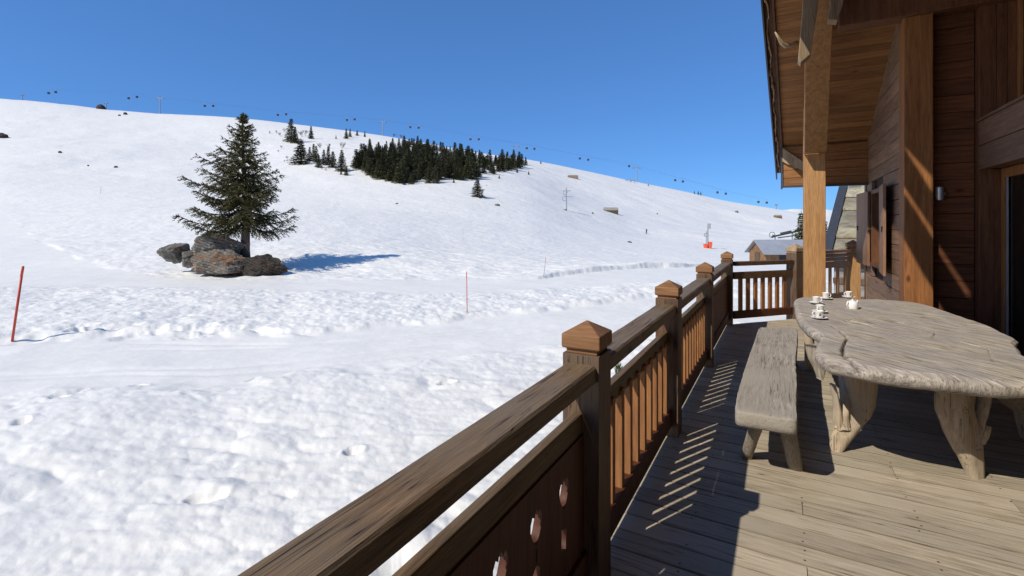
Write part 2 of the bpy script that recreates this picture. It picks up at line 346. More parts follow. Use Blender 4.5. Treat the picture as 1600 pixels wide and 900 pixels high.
def ground(X,Y):
    X=np.asarray(X,float); Y=np.asarray(Y,float)
    r=np.hypot(X,Y)+1e-6
    Dd=-X*S_+Y*C_; Rr=X*C_+Y*S_
    a=np.arctan2(Rr,Dd); am=R_(57)
    ac=np.clip(a,-am,am)
    xx=HX+F*np.tan(ac)
    over=np.abs(a)-am; w=np.clip(over/(math.pi-am),0,1)
    xx=np.where(over>0, xx*(1-w)+HX*w, xx)
    DD=r*np.cos(ac)
    fi=np.clip((xx-gx[0])/10,0,len(gx)-1.001); fj=np.clip((np.log(np.maximum(DD,.5))-gl[0])/.03,0,len(gl)-1.001)
    i=fi.astype(int); j=fj.astype(int); u=fi-i; v=fj-j
    z=(grid[i,j]*(1-u)+grid[i+1,j]*u)*(1-v)+(grid[i,j+1]*(1-u)+grid[i+1,j+1]*u)*v
    # --- relief of the snow: zones by distance
    dn=np.interp(xx,[-600,0,330,540,700,880,1100,2200],[8.8,9.1,9.7,10.8,11.5,13.3,16,16])          # bumpy foreground ends
    df=np.interp(xx,[-600,0,200,450,550,700,800,900,1020,2200],[13,13.1,14.3,14.1,14.7,16.2,17.4,19,21.7,22]) # track ends
    dr=np.interp(xx,[-600,0,400,700,1000,1100,2200],[24,25,23.5,22,26,28,28])                         # rough strip ends
    jit=fbm(X*.9,Y*.9,5,3)*.9
    near=1-sstep(dn-.5,dn+.6,DD+jit)
    road=sstep(dn-.5,dn+.6,DD+jit)*(1-sstep(df-.2,df+.25,DD+jit*.5))
    rough=sstep(df-.2,df+.25,DD+jit*.5)*(1-sstep(dr-1,dr+1,DD+jit))
    dr2=np.interp(xx,[-600,0,60,120,250,500,700,840,1000,1100,2200],[100,90,50,36,28.8,28,28,28.9,36,41,42])
    upper=sstep(dr-.8,dr+.8,DD+jit)*(1-sstep(dr2-.6,dr2+.8,DD+jit)); far=sstep(dr2-.6,dr2+.8,DD+jit)
    global ZONE
    ZONE=np.clip(.50*near+.38*road+1.1*rough+.4*upper+1.0*far,0,1.2)
    # sun cups elongated along the fall of the light
    ux=X*.89+Y*.45; uy=-X*.45+Y*.89
    cups=np.abs(fbm(ux*.75,uy*1.25,11,3)); cups2=np.abs(fbm(ux*2.6,uy*3.8,31,3))
    rip=fbm(ux*1.6,uy*4.2,37,3)
    b=near*(.13*fbm(X*.30,Y*.30,3,3)+.11*(cups-.3)*np.clip(.55+1.2*fbm(X*.5,Y*.5,4,2),.1,1.2) +.035*(cups2-.3)+.038*rip*np.clip(.5+1.4*fbm(X*.25,Y*.25,38,2),0,1) +.010*fbm(X*7,Y*7,8,3)+.02)
    # clods of broken snow beside the deck
    wob=fbm(X*.8,Y*.8,81,2); edge=near*sstep(-4.4,-3.0,X+wob*.8)*(1-sstep(-1.6,-1.0,X))*(1-sstep(3.6,5.6,Y+wob))
    cr_=np.abs(fbm(X*1.5+wob,Y*1.5-wob,77,4)); b=b+edge*(.22*(cr_-.25)+.05*np.abs(fbm(X*4.5,Y*4.5,79,3)))
    b=b+road*(.035*fbm(X*.4,Y*.4,9,2)+.007*fbm(X*5,Y*2.5,14,3)-.07)
    b=b+rough*(.10*fbm(X*.7,Y*.7,21,4)+.065*np.abs(fbm(X*1.9,Y*1.9,27,3))+.03*fbm(X*5,Y*5,28,2)+.05)
    b=b+upper*(.03*fbm(X*.4,Y*.4,45,2)-.03)
    b=b+far*(.10*fbm(X*.5,Y*.5,41,3)+.055*fbm(X*1.6,Y*2.2,43,3)+.10*fbm(Rr*.22,DD*.05,44,3))*np.clip(1.2-DD/160,.25,1)
    b=b+sstep(60,200,DD)*(1.6*fbm(X*.018,Y*.018,51,3)+.5*fbm(X*.07,Y*.07,55,3))*(1-sstep(300,385,DD))
    # cut bank of the upper track, right of the tree
    db=np.interp(xx,[-600,640,780,840,888,940,980,1010,1040,1070,1098,1130,1160,2200],[26,26,27.5,28.7,30.9,33.5,35.3,36.6,37.7,38.9,41.2,43,44,44])
    bw=sstep(770,900,xx)*(1-sstep(1085,1120,xx))
    e=DD-db+fbm(X*.5,Y*.5,61,2)*.35+fbm(X*3,Y*3,62,2)*.07
    b=b+bw*(.32*sstep(-.12,.14,e)*(1-sstep(.8,6,e))*np.clip(.85+.5*fbm(X*.35,Y*.35,63,2),.4,1.2)-.08*np.exp(-((e+.2)/.3)**2))
    # hollows at the left edge of the near track
    e2=DD-df+fbm(X*.7,Y*.7,71,2)*.4
    hw=sstep(-60,60,xx)*(1-sstep(420,560,xx))*np.clip(.55+1.3*fbm(X*.8,Y*.4,72,2),0,1)
    b=b+hw*(-.26*np.exp(-((e2-.15)/.22)**2)+.09*np.exp(-((e2+.3)/.35)**2))
    # footprints and broken crust
    wx_=fbm(X*3.2,Y*3.2,91,3)*.16; wy_=fbm(X*3.2,Y*3.2,95,3)*.16
    for fx_,fy_,fd_,fr_ in FOOT:
        q=((X-fx_+wx_)**2+(Y-fy_+wy_)**2*.6)/fr_**2; m_=q<9
        if np.any(m_): b=b-np.where(m_,fd_*np.exp(-q*q),0)+np.where(m_,fd_*.12*np.exp(-((np.sqrt(q)-1.5)/.35)**2),0)
    tr=np.where(np.abs(xx-500)<1400,1,0)
    for fr_ in (.22,.34,.62,.74):
        dc=dn+(df-dn)*fr_+.25*np.sin(xx/170.+fr_*9); b=b-tr*.030*np.exp(-((DD-dc)/.11)**2)
    b=b*(1-sstep(320,388,DD))
    return EYE+z+b
def gz(x,y): return float(ground(np.array([x]),np.array([y]))[0])
def hit(x,y,d0=6.,d1=400.):            # where the photograph's line of sight meets the ground
    D=np.exp(np.linspace(math.log(d0),math.log(d1),1500))
    Rr=(x-HX)/F*D; X=Rr*C_-D*S_; Y=D*C_+Rr*S_
    g=ground(X,Y); ray=EYE+(HY-y)/F*D
    k=np.nonzero(g>=ray)[0]
    k=k[0] if len(k) else int(np.argmin(np.abs(g-ray)))
    return Vector((X[k],Y[k],g[k])), D[k]
def build_terrain():
    a1=np.arange(R_(-51),R_(51),R_(.125))
    a=np.concatenate([np.linspace(R_(-180),R_(-51),60)[:-1],a1,np.linspace(R_(51),R_(180),60)])
    r=[.6]
    while r[-1]<5.0: r.append(r[-1]*1.03)
    while r[-1]<460: r.append(r[-1]*(1.0062 if r[-1]<26 else (1.0034 if r[-1]<46 else 1.010)))
    while r[-1]<2900: r.append(r[-1]*1.05)
    r=np.array(r)
    A,Rr=np.meshgrid(a,r)
    X=Rr*np.sin(A-YAW); Y=Rr*np.cos(A-YAW)
    Z=ground(X,Y)
    nr,nc=X.shape
    co_=np.stack([X,Y,Z],-1).reshape(-1,3).astype(np.float32)
    i=np.arange((nr-1)*(nc-1)); rr=i//(nc-1); cc=i%(nc-1)
    q=np.stack([rr*nc+cc,(rr)*nc+cc+1,(rr+1)*nc+cc+1,(rr+1)*nc+cc],-1)[:,::-1].astype(np.int32)
    me=bpy.data.meshes.new('snow_ground')
    me.vertices.add(len(co_)); me.vertices.foreach_set('co',co_.ravel())
    me.loops.add(q.size); me.loops.foreach_set('vertex_index',q.ravel())
    me.polygons.add(len(q)); me.polygons.foreach_set('loop_start',np.arange(0,q.size,4,dtype=np.int32))
    me.polygons.foreach_set('use_smooth',np.ones(len(q),bool))
    me.update(calc_edges=True); me.materials.append(M['snow'])
    za=me.attributes.new('zone','FLOAT','POINT'); za.data.foreach_set('value',ZONE.reshape(-1).astype(np.float32))
    o=link('snow_ground',me); tag(o,kind='structure'); return o
build_terrain()
def mountains():
    mb=MB(); rnd=random.Random(4); n=90; vs=[]
    for i in range(n+1):
        x=1050+i*9.
        base=328+ (x-1050)*.01
        h=base-7*abs(mnoise.noise(Vector((i*.21,3,1))))-4*abs(mnoise.noise(Vector((i*.6,9,1))))+ (6 if x<1200 else 0)
        top=px(x,h,3600); 
        mid=px(x+2*math.sin(i),h+8,3400); low=px(x,372,2700); back=px(x,h+30,4500)
        vs+= [low,mid,top,back]
    fs=[]
    for i in range(n):
        for k in range(3): fs.append((i*4+k,i*4+4+k,i*4+5+k,i*4+1+k))
    mb.add(vs,fs); tag(obj('mountains',mb,M['snow'],smooth=False),kind='structure')
mountains()

# ---------------------------------------------------------------- deck
def deck():
    mb=MB(); y=-2.0+.0; w=.153; rnd=random.Random(2)
    y=2.191-w*28
    while y<11.2:
        joints=[-.86]+sorted([rnd.choice([.107,.64,1.17,1.7])+.53*rnd.choice([0,0,1])]) +[2.6]
        for a,b in zip(joints[:-1],joints[1:]):
            dz=rnd.uniform(-.0012,.0012)
            if y>8.45:                      # far end follows the oblique railing
                l0=max(a,-.86+(y-8.3)*.88); l1=max(a,-.86+(y+w-8.3)*.88)
                if l1>=b: continue
            else: l0=l1=a
            y0_,y1_=y+.0052,y+w-.0052
            mb.hexa([(l0+.0015,y0_,-.032),(b-.0015,y0_,-.032),(b-.0015,y1_,-.032),(l1+.0015,y1_,-.032),(l0+.0015,y0_,dz),(b-.0015,y0_,dz),(b-.0015,y1_,dz),(l1+.0015,y1_,dz)])
        y+=w
    n0=len(mb.f)
    y=2.191-w*28
    while y<11.2:
        for jx in (-.42,.107,.64,1.17,1.70):
            for oy in (.03,.12):
                if rnd.random()<.55:
                    cx=jx+rnd.uniform(-.012,.012); cy=y+oy+rnd.uniform(-.008,.008)
                    if y>8.7 and cx < -.8+(y-8.3)*.88: continue
                    mb.add([(cx+.0055*math.cos(a),cy+.0055*math.sin(a),.0022) for a in np.linspace(0,2*math.pi,9)[:-1]],[tuple(range(8))],1)
        y+=w
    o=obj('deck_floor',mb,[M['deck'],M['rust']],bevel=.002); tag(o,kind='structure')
    mb=MB(); mb.hexa([(-.80,-2.2,-.30),(2.6,-2.2,-.30),(2.6,11.2,-.30),(1.6,11.2,-.30),(-.80,-2.2,-.035),(2.6,-2.2,-.035),(2.6,11.2,-.035),(1.6,11.2,-.035)])
    b2=MB(); 
    for jx in (-.42,.107,.64,1.17,1.70,2.3): b2.box(jx-.04,jx+.04,-2.1,8.3,-.25,-.036)
    b2.box(-.79,-.745,-2.2,8.5,-.3,-.036)
    for yy in (-1,2.5,6,8.2):
        b2.box(-.4,-.2,yy,yy+.2,-3.6,-.25)
    tag(obj('deck_joists',b2,M['panel']),kind='structure')
deck()

# ---------------------------------------------------------------- railing along the deck
XC=-.755; PY=[0.0,2.045,3.841,5.874,8.459]
def post(parent,x,y,ztop=1.05,w=.165,rot=0,capmat='cap',mat='post_z',peak=.125,capw=.0875,z0=-.2):
    cs,sn=math.cos(rot),math.sin(rot)
    def ring(h,z): return [(x+cs*a-sn*b,y+sn*a+cs*b,z) for a,b in ((-h,-h),(h,-h),(h,h),(-h,h))]
    mb=MB(); mb.hexa(ring(w/2,z0)+ring(w/2,ztop-.012))
    if abs(rot)<.01 and mat=='post_z':
        for k,(ox,l,ww) in enumerate(((-.012,.062,.005),(.010,.045,.003),(.036,.03,.0022),(-.05,.035,.002))):
            mb.box(x+ox-ww/2,x+ox+ww/2,y-w/2-.0006,y-w/2+.004,ztop-.016-l,ztop-.016,1)
    p=obj('post',mb,[M[mat],M['black']],parent,bevel=.006)
    # checks worn into the post's head, cut as shallow recesses on its outer faces
    cp=MB(); prof=[(w/2-.012,ztop-.012),(w/2-.012,ztop+.008),(capw-.004,ztop+.012),(capw,ztop+.018),(capw,ztop+.072)]
    vs=[]; fs=[]
    for h,z in prof: vs+=ring(h,z)
    vs.append((x,y,ztop+peak))
    for i in range(len(prof)-1):
        for k in range(4): fs.append((i*4+k,i*4+(k+1)%4,i*4+4+(k+1)%4,i*4+4+k))
    b=(len(prof)-1)*4
    for k in range(4): fs.append((b+k,b+(k+1)%4,len(vs)-1))
    fs.append((3,2,1,0)); cp.add(vs,fs); obj('post_cap',cp,M[capmat],p,bevel=.0035)
    return p
def curve_panel(name, outer, holes, thick, mapf, mat, parent):
    cu=bpy.data.curves.new(name,'CURVE'); cu.dimensions='2D'; cu.fill_mode='BOTH'; cu.extrude=thick/2
    for poly in [outer]+holes:
        s=cu.splines.new('POLY'); s.points.add(len(poly)-1); s.use_cyclic_u=True
        for p_,q in zip(s.points,poly): p_.co=(q[0],q[1],0,1)
    t=bpy.data.objects.new('tmp',cu); C.objects.link(t)
    dg=bpy.context.evaluated_depsgraph_get(); dg.update()
    me=bpy.data.meshes.new_from_object(t.evaluated_get(dg)); bpy.data.objects.remove(t)
    off=Vector((0,0,0)); p=parent
    while p is not None: off+=p.location; p=p.parent
    for v in me.vertices:
        w=mapf(v.co.x,v.co.y,v.co.z); v.co=Vector(w)-off
    me.materials.clear(); me.materials.append(mat); me.update(); me.name=name
    return link(name,me,parent)
def tulip(cy,cz,s=1.0):   # heart-shaped flower
    pts=[(0,-.048),(.022,-.022),(.034,.004),(.033,.024),(.022,.040),(.010,.030),(.004,.050),(0,.036),(-.004,.050),(-.010,.030),(-.022,.040),(-.033,.024),(-.034,.004),(-.022,-.022)]
    return [(cy+a*s,cz+b*s) for a,b in pts]
def main_railing():
    t=thing('balcony_railing','long stained wooden railing with pointed post caps running along the snow side of the deck','railing',(XC,PY[1],0))
    for y in PY: post(t,XC,y)
    for i,(a,b) in enumerate(zip([-2.2]+PY[:-1],PY)):
        a2,b2=a+.0825,b-.0825
        mb=MB(); 
        n=10; ys=np.linspace(a2-.001,b2+.001,n+1); rnd=random.Random(i)
        vs=[]; fs=[]
        for k,yy in enumerate(ys):
            j=[rnd.uniform(-.0015,.0015) for _ in range(4)]
            vs+=[(-.822+j[0],yy,.93),(-.686+j[1],yy,.93),(-.686+j[1],yy,.990+j[2]),(-.695,yy,.999+j[2]),(-.813,yy,.999+j[3]),(-.822+j[0],yy,.990+j[3])]
        for k in range(n):
            for q in range(6): fs.append((k*6+q,k*6+(q+1)%6,k*6+6+(q+1)%6,k*6+6+q))
        fs.append(tuple(range(6))[::-1]); fs.append(tuple(n*6+q for q in range(6)))
        mb.add([v for v in vs],[f[::-1] for f in fs]); obj('handrail',mb,M['rail_y'],t)
        mb=MB(); mb.box(-.790,-.748,a2,b2,.69,.788); obj('upper_rail',mb,M['rail_y'],t,bevel=.006)
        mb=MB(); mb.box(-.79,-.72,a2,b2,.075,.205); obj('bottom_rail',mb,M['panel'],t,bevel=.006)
        if i in (0,1):
            holes=[]; y=1.747+.25*3-.0
            k=0; y=b2-.215
            while y>a2+.1 and y>-.6:
                holes.append(tulip(y,.548,1.3))
                if k%2==0: holes.append([(y-.026,.42),(y+.026,.395),(y+.026,.315),(y-.026,.34)])
                else:
                    holes.append([(y-.0045,.478),(y+.0045,.478),(y+.0045,.428),(y-.0045,.428)])
                    holes.append([(y-.026,.40),(y,.418),(y+.026,.40),(y+.026,.33),(y-.026,.33)])
                y-=.245; k+=1
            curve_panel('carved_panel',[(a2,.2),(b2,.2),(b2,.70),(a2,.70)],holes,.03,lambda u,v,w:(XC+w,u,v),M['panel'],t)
        elif i in (2,3):
            n=int(round((b2-a2)/.158)); st=(b2-a2)/n
            for k in range(n):
                yy=a2+st*(k+.5); mb=MB(); mb.box(XC-.0225,XC+.0225,yy-.0225,yy+.0225,.2,.728); obj('baluster',mb,M['baluster'],t,bevel=.003)
        else:
            holes=[]; k=0; y=a2+.12
            while y<b2-.08:
                for z in ((.30,.42,.54,.66) if k%2 else (.36,.48,.60)):
                    s=.02; holes.append([(y-s,z),(y,z+s*1.3),(y+s,z),(y,z-s*1.3)])
                y+=.12; k+=1
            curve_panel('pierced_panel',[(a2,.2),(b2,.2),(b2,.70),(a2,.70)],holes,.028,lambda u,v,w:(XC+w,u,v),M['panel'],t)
main_railing()
P4=Vector((XC,PY[4],0)); P5=Vector((.22,9.566,0)); P6=Vector((1.20,11.18,0))
def far_railing():
    t=thing('end_railing','short wooden railing with seven flat balusters closing the far end of the deck','railing',P5)
    d=(P5-P4).normalized(); L=(P5-P4).length; rot=math.atan2(d.y,d.x)
    p=post(t,P5.x,P5.y,1.13,.20,rot,'oldbrace','post_z',.15,.105)
    a=P4+d*.115; b=P5-d*.1
    for nm,z0,z1,w in (('handrail',.935,1.0,.13),('upper_rail',.72,.83,.08),('bottom_rail',.08,.20,.07)):
        mb=MB(); mb.beam(a+Vector((0,0,(z0+z1)/2)),b+Vector((0,0,(z0+z1)/2)),w,z1-z0); obj(nm,mb,M['rail_x'] if nm!='bottom_rail' else M['panel'],t,bevel=.006)
    n=7
    for k in range(n):
        c=a+d*((L-.215)*(k+1)/(n+1)); mb=MB(); mb.beam(c+Vector((0,0,.2)),c+Vector((0,0,.722)),.035,.066,up=d); obj('baluster',mb,M['baluster'],t,bevel=.003)
    g=thing('stair_gate','raised wooden gate railing with slim bars between the roof post and the chalet wall','railing',P6)
    d=(P6-P5).normalized(); L=(P6-P5).length
    post(g,P6.x,P6.y,1.165,.215,.02,'baluster','bigpost',.15,.115)
    a=P5+d*.12; b=P6-d*.1
    for nm,z0,z1,w in (('handrail',1.085,1.135,.11),('slat',1.01,1.065,.03),('slat',.94,.995,.03),('upper_rail',.815,.92,.05),('bottom_rail',.25,.34,.05)):
        mb=MB(); mb.beam(a+Vector((0,0,(z0+z1)/2)),b+Vector((0,0,(z0+z1)/2)),w,z1-z0); obj(nm,mb,M['baluster'],g,bevel=.004)
    for k in range(6):
        c=a+d*((L-.22)*(k+.7)/6.4); mb=MB(); mb.beam(c+Vector((0,0,.33)),c+Vector((0,0,.82)),.04,.045,up=d); obj('baluster',mb,M['baluster'],g,bevel=.003)
    for k in range(3):
        c=a+d*((L-.22)*k/2); mb=MB(); mb.beam(c+Vector((0,0,-.3)),c+Vector((0,0,.26)),.05,.05,up=d); obj('gate_foot',mb,M['baluster'],g)
far_railing()

# ---------------------------------------------------------------- chalet
def sof(Y): return 3.03+.49*(10-Y)
def xin(Y): return -.072+.034*(Y-7)
def xout(Y): return -.222+.036*(Y-7)
def chalet():
    t=thing('wooden_chalet','stained timber chalet with boarded walls and overhanging gable roof beside the deck','chalet',(1.6,7.2,0))
    # window wall, X = 1.28
    mb=MB(); X=1.28; z=0.0; h=.192
    oy0,oy1,oz0,oz1=8.62,9.62,.95,2.15
    while z<4.6:
        z1=z+h-.008; ye=min(10.2,10-((z+h/2)-3.03)/.49+.12)
        if z1>oz0 and z<oz1:
            mb.box(X,X+.05,7.2,oy0,z,z1); mb.box(X,X+.05,oy1,ye,z,z1)
        else:
            mb.box(X,X+.05,7.2,ye,z,z1)
        z+=h
    wall=obj('board_wall',mb,M['wall_y'],t,bevel=.005)
    mb=MB(); mb.box(X+.06,X+.10,7.3,oy0,0,3.0); mb.box(X+.06,X+.10,oy1,10.17,0,2.9); mb.box(X+.06,X+.10,oy0,oy1,0,oz0); mb.box(X+.06,X+.10,oy0,oy1,oz1,3.0); mb.box(X+.06,X+.1,7.3,8.6,3.0,3.7)
    obj('wall_core',mb,M['room'],t)
    w=MB(); 
    w.box(X-.01,X+.12,oy0-.002,oy0+.06,oz0,oz1); w.box(X-.01,X+.12,oy1-.06,oy1+.002,oz0,oz1); w.box(X-.01,X+.12,oy0+.06,oy1-.06,oz1-.06,oz1); w.box(X-.03,X+.12,oy0+.06,oy1-.06,oz0,oz0+.05)
    win=obj('window',w,M['frame_z'],t,bevel=.004)
    g=MB(); g.box(X+.09,X+.10,oy0+.06,oy1-.06,oz0+.05,oz1-.06); obj('pane',g,M['glass'],win)
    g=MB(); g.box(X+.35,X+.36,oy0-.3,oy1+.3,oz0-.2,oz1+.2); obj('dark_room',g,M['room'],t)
    def shutter(hy,dirn,wd,ang):
        d=Vector((-math.sin(ang),dirn*math.cos(ang),0)); nrm=Vector((-math.cos(ang),-dirn*math.sin(ang),0))
        mb=MB(); n=4
        base=Vector((X-.02,hy,0))
        for k in range(n):
            a=base+d*(wd*k/n+.002); b=base+d*(wd*(k+1)/n-.002); o_=nrm*.032
            mb.hexa([a+Vector((0,0,.93)),b+Vector((0,0,.93)),b+o_+Vector((0,0,.93)),a+o_+Vector((0,0,.93)),a+Vector((0,0,2.14)),b+Vector((0,0,2.14)),b+o_+Vector((0,0,2.14)),a+o_+Vector((0,0,2.14))])
        s=obj('shutter',mb,M['shutter'],t,bevel=.003)
        mb=MB()
        for zz in (1.12,1.92):
            a=base+nrm*.036+Vector((0,0,zz)); mb.beam(a,a+d*wd*.85,.012,.035)
        mb2=MB(); a=base+d*(wd*.85)+nrm*.04+Vector((0,0,1.55)); mb2.beam(a-Vector((0,0,.05)),a+Vector((0,0,.03)),.015,.02,up=d); mb2.beam(a+Vector((0,0,.02)),a+Vector((0,0,.02))+d*.06,.015,.015)
        obj('shutter_catch',mb2,M['black'],s)
    shutter(8.60,-1,.78,R_(5)); shutter(9.64,1,.90,R_(3))
    # pillar and corner trim
    mb=MB(); mb.box(1.245,1.507,7.08,7.36,0,4.75); obj('corner_pillar',mb,M['pillar'],t,bevel=.008)
    mb=MB(); mb.box(1.262,1.30,10.12,10.26,0,2.95); obj('corner_trim',mb,M['shutter'],t,bevel=.004)
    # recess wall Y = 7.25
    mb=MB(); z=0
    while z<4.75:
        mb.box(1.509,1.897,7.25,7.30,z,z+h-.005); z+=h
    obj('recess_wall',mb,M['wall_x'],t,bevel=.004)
    mb=MB(); mb.box(1.49,2.35,7.31,7.40,-.02,5.2); mb.box(2.03,2.35,7.15,7.30,-.02,5.2); mb.box(1.905,2.03,7.249,7.309,0,5.2); obj('wall_backing',mb,M['room'],t)
    # right wall, X = 1.9, with glazed door below and large window above
    mb=MB(); mb.box(1.90,2.02,7.11,7.248,0,4.75); obj('wall_post',mb,M['frame_z'],t,bevel=.004)
    mb=MB()
    for a,b in ((2.20,2.455),(2.463,2.72)): mb.box(1.892,1.95,-2.0,7.108,a,b)
    mb.box(1.95,2.10,-2.0,7.108,2.21,2.715)
    obj('header_boards',mb,M['header'],t,bevel=.005)
    mb=MB(); mb.box(1.87,2.16,-2.0,7.10,2.722,2.75); obj('sill_board',mb,M['header'],t,bevel=.004)
    mb=MB()
    x=1.952
    for k in range(3): mb.box(x+.002,x+.085,7.112,7.14,2.75,4.75); x+=.087
    obj('reveal',mb,M['frame_z'],t,bevel=.003)
    mb=MB(); mb.box(2.20,2.26,7.04,7.11,2.752,4.75); mb.box(2.20,2.26,3.0,7.04,2.752,2.83); mb.box(2.20,2.26,4.9,4.98,2.83,4.75)
    f=obj('upper_window',mb,M['pillar'],t,bevel=.003)
    mb=MB(); mb.box(2.225,2.235,-2,7.04,2.83,4.75); obj('pane',mb,M['glass'],f)
    mb=MB(); mb.box(1.96,2.07,7.112,7.14,0,2.2); obj('reveal',mb,M['frame_z'],t,bevel=.003)
    mb=MB(); mb.box(2.07,2.14,7.01,7.11,0.0,2.2); mb.box(2.07,2.14,3.0,7.01,2.10,2.2); mb.box(2.07,2.14,3.0,7.01,0,.10); mb.box(2.07,2.14,5.6,5.7,.1,2.1)
    dr=obj('glazed_door',mb,M['pillar'],t,bevel=.004)
    mb=MB(); mb.box(2.10,2.112,3.0,7.01,.1,2.1); obj('pane',mb,M['glass'],dr)
    mb=MB(); mb.box(2.085,2.09,6.965,7.005,.1,2.1); obj('seal',mb,M['galv'],dr)
    mb=MB(); mb.box(1.90,2.0,-2.2,3.0,0,2.2); obj('side_wall',mb,M['header'],t)
    # curtain folds behind the door glass
    mb=MB(); n=60; vs=[]
    for k in range(n+1):
        yy=6.98-k*.022; xx=2.24+.025*math.sin(k*1.1); vs+=[(xx,yy,.05),(xx,yy,2.15)]
    mb.add(vs,[(2*k,2*k+2,2*k+3,2*k+1) for k in range(n)]); obj('curtain',mb,M['curtain'],t,smooth=True)
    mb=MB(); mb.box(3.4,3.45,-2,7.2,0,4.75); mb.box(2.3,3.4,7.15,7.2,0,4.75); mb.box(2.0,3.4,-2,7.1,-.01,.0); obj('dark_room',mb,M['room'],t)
    # roof: soffit boards across, sloping down away from the camera
    mb=MB(); Y=3.4; w=.118
    while Y<10.0:
        Y2=min(Y+w-.006,10.0)
        for (xa0,xa1,xb0,xb1) in ((xin(Y),xin(Y2),2.6,2.6),):
            mb.hexa([(xa0,Y,sof(Y)),(xb0,Y,sof(Y)),(xb1,Y2,sof(Y2)),(xa1,Y2,sof(Y2)),(xa0,Y,sof(Y)+.02),(xb0,Y,sof(Y)+.02),(xb1,Y2,sof(Y2)+.02),(xa1,Y2,sof(Y2)+.02)])
        Y+=w
    roof=obj('soffit',mb,M['soffit'],t,bevel=.004)
    mb=MB(); a,b=3.4,10.9
    mb.hexa([(xout(a),a,sof(a)+.03),(2.7,a,sof(a)+.03),(2.7,b,sof(b)+.03),(xout(b),b,sof(b)+.03),(xout(a),a,sof(a)+.22),(2.7,a,sof(a)+.22),(2.7,b,sof(b)+.22),(xout(b),b,sof(b)+.22)])
    obj('roof_slab',mb,M['darkmetal'],t)
    mb=MB(); z=2.30
    while z<3.0:
        mb.box(xin(10),1.279,9.99,10.02,z,z+.135); z+=.14
    obj('eave_board',mb,M['soffit'],t,bevel=.003)
    mb=MB(); mb.box(xin(10)+.002,1.279,10.022,10.05,2.30,3.08); obj('eave_backing',mb,M['frame_z'],t)
    mb=MB(); mb.box(xin(10)-.012,1.279,9.965,10.04,2.265,2.298); mb.box(xin(10)-.03,xin(10)-.002,9.96,10.03,2.24,3.02); obj('eave_trim',mb,M['darkmetal'],t)
    # barge board on the verge and its outer metal flashing
    def strip(xf,wd,z0,z1,a,b,name,mat):
        mb=MB(); mb.hexa([(xf(a),a,sof(a)+z0),(xf(a)+wd,a,sof(a)+z0),(xf(b)+wd,b,sof(b)+z0),(xf(b),b,sof(b)+z0),(xf(a),a,sof(a)+z1),(xf(a)+wd,a,sof(a)+z1),(xf(b)+wd,b,sof(b)+z1),(xf(b),b,sof(b)+z1)])
        return obj(name,mb,mat,t,bevel=.003)
    strip(lambda y:xin(y)-.03,.028,-.05,.028,3.4,10.8,'barge_board',M['barge'])
    strip(lambda y:xout(y),.022,-.10,.24,3.4,10.9,'verge_flashing',M['darkmetal'])
    strip(lambda y:xout(y)+.03,.085,-.0,.026,3.4,10.85,'verge_soffit',M['barge'])
    # carved board end near the eave
    out=[(0,0),(.62,-.58),(.62,-.70),(.56,-.72),(.53,-.66),(.47,-.66),(.44,-.58),(.36,-.58),(.30,-.52),(.24,-.52),(.18,-.44),(.10,-.42),(.0,-.34)]
    curve_panel('carved_board',[(xin(9.93)+a*.8,2.98+b*.72) for a,b in out],[],.03,lambda u,v,w:(u,9.955+w,v),M['oldbrace'],t)
    # purlin and struts under the roof
    mb=MB(); mb.box(.61,2.3,7.0,7.26,3.99,4.36); obj('purlin',mb,M['frame_z'],t,bevel=.01)
    mb=MB(); mb.box(.32,.60,6.2,9.3,sof(9.3)-.02,sof(9.3)-.01)
    # unseen screen added above the deck, its edge and two gaps shaping the sunlight
    curve_panel('shade_screen',[(-1.2,4.20),(4.0,4.22),(4.3,4.27),(5.0,4.50),(6.35,4.45),(6.35,4.80),(3.5,6.22),(-1.2,4.42)],
        [[(3.28,4.80),(4.33,4.785),(4.33,4.88),(3.28,4.895)],[(3.80,5.29),(4.30,5.315),(4.30,5.35),(3.80,5.48)]],.012,lambda u,v,w:(-.17+w,u,v),M['panel'],t)
    mb=MB()
    mb.hexa([(-.30,-1.2,4.40),(3.4,-1.2,4.40),(3.4,3.42,6.27),(-.30,3.42,6.27),(-.30,-1.2,4.6),(3.4,-1.2,4.6),(3.4,3.42,6.47),(-.30,3.42,6.47)])
    obj('added_near_roof',mb,M['soffit'],t)  # unseen roof slope, added overhead to dim the skylight on the deck
    mb=MB(); mb.box(-.19,3.4,-1.35,-1.2,0,4.7); obj('added_rear_wall',mb,M['header'],t)  # unseen wall added behind the camera to block sky and snow light
    # roof post with slanting brace
    mb=MB(); mb.box(.458-.145,.458+.145,8.81,9.10,-.1,3.45); p=obj('roof_post',mb,M['bigpost'],t,bevel=.01)
    mb=MB(); a=Vector((.458,8.66,2.62)); b=Vector((.405,6.9,4.42)); 
    mb.hexa([(.313,8.55,2.70),(.603,8.55,2.70),(.603,8.805,2.70),(.313,8.805,2.70),(.26,6.75,4.45),(.55,6.75,4.45),(.55,7.05,4.5),(.26,7.05,4.5)])
    br=obj('brace',mb,M['brace'],t,bevel=.008)
    q=px(1274,220,7.35); mb=MB(); mb.tube([q+Vector((0,.05,0)),q+Vector((0,-.03,0)),],.022,10); mb.tube([q+Vector((0,.05,0)),q+Vector((0,-.02,0)),],.036,10); obj('bolt',mb,M['black'],br)
    # weathered clamping boards either side of the brace head
    def board(pts,D,th,name):
        P=[px(x,y,D) for x,y in pts]; n=len(P); off_=Vector((0,th,0))
        mb=MB(); mb.add(P+[p_+off_ for p_ in P],[tuple(range(n))]+[tuple(range(n,2*n))[::-1]]+[((k+1)%n,k,n+k,n+(k+1)%n) for k in range(n)]); return obj(name,mb,M['oldbrace'],t,bevel=.006)
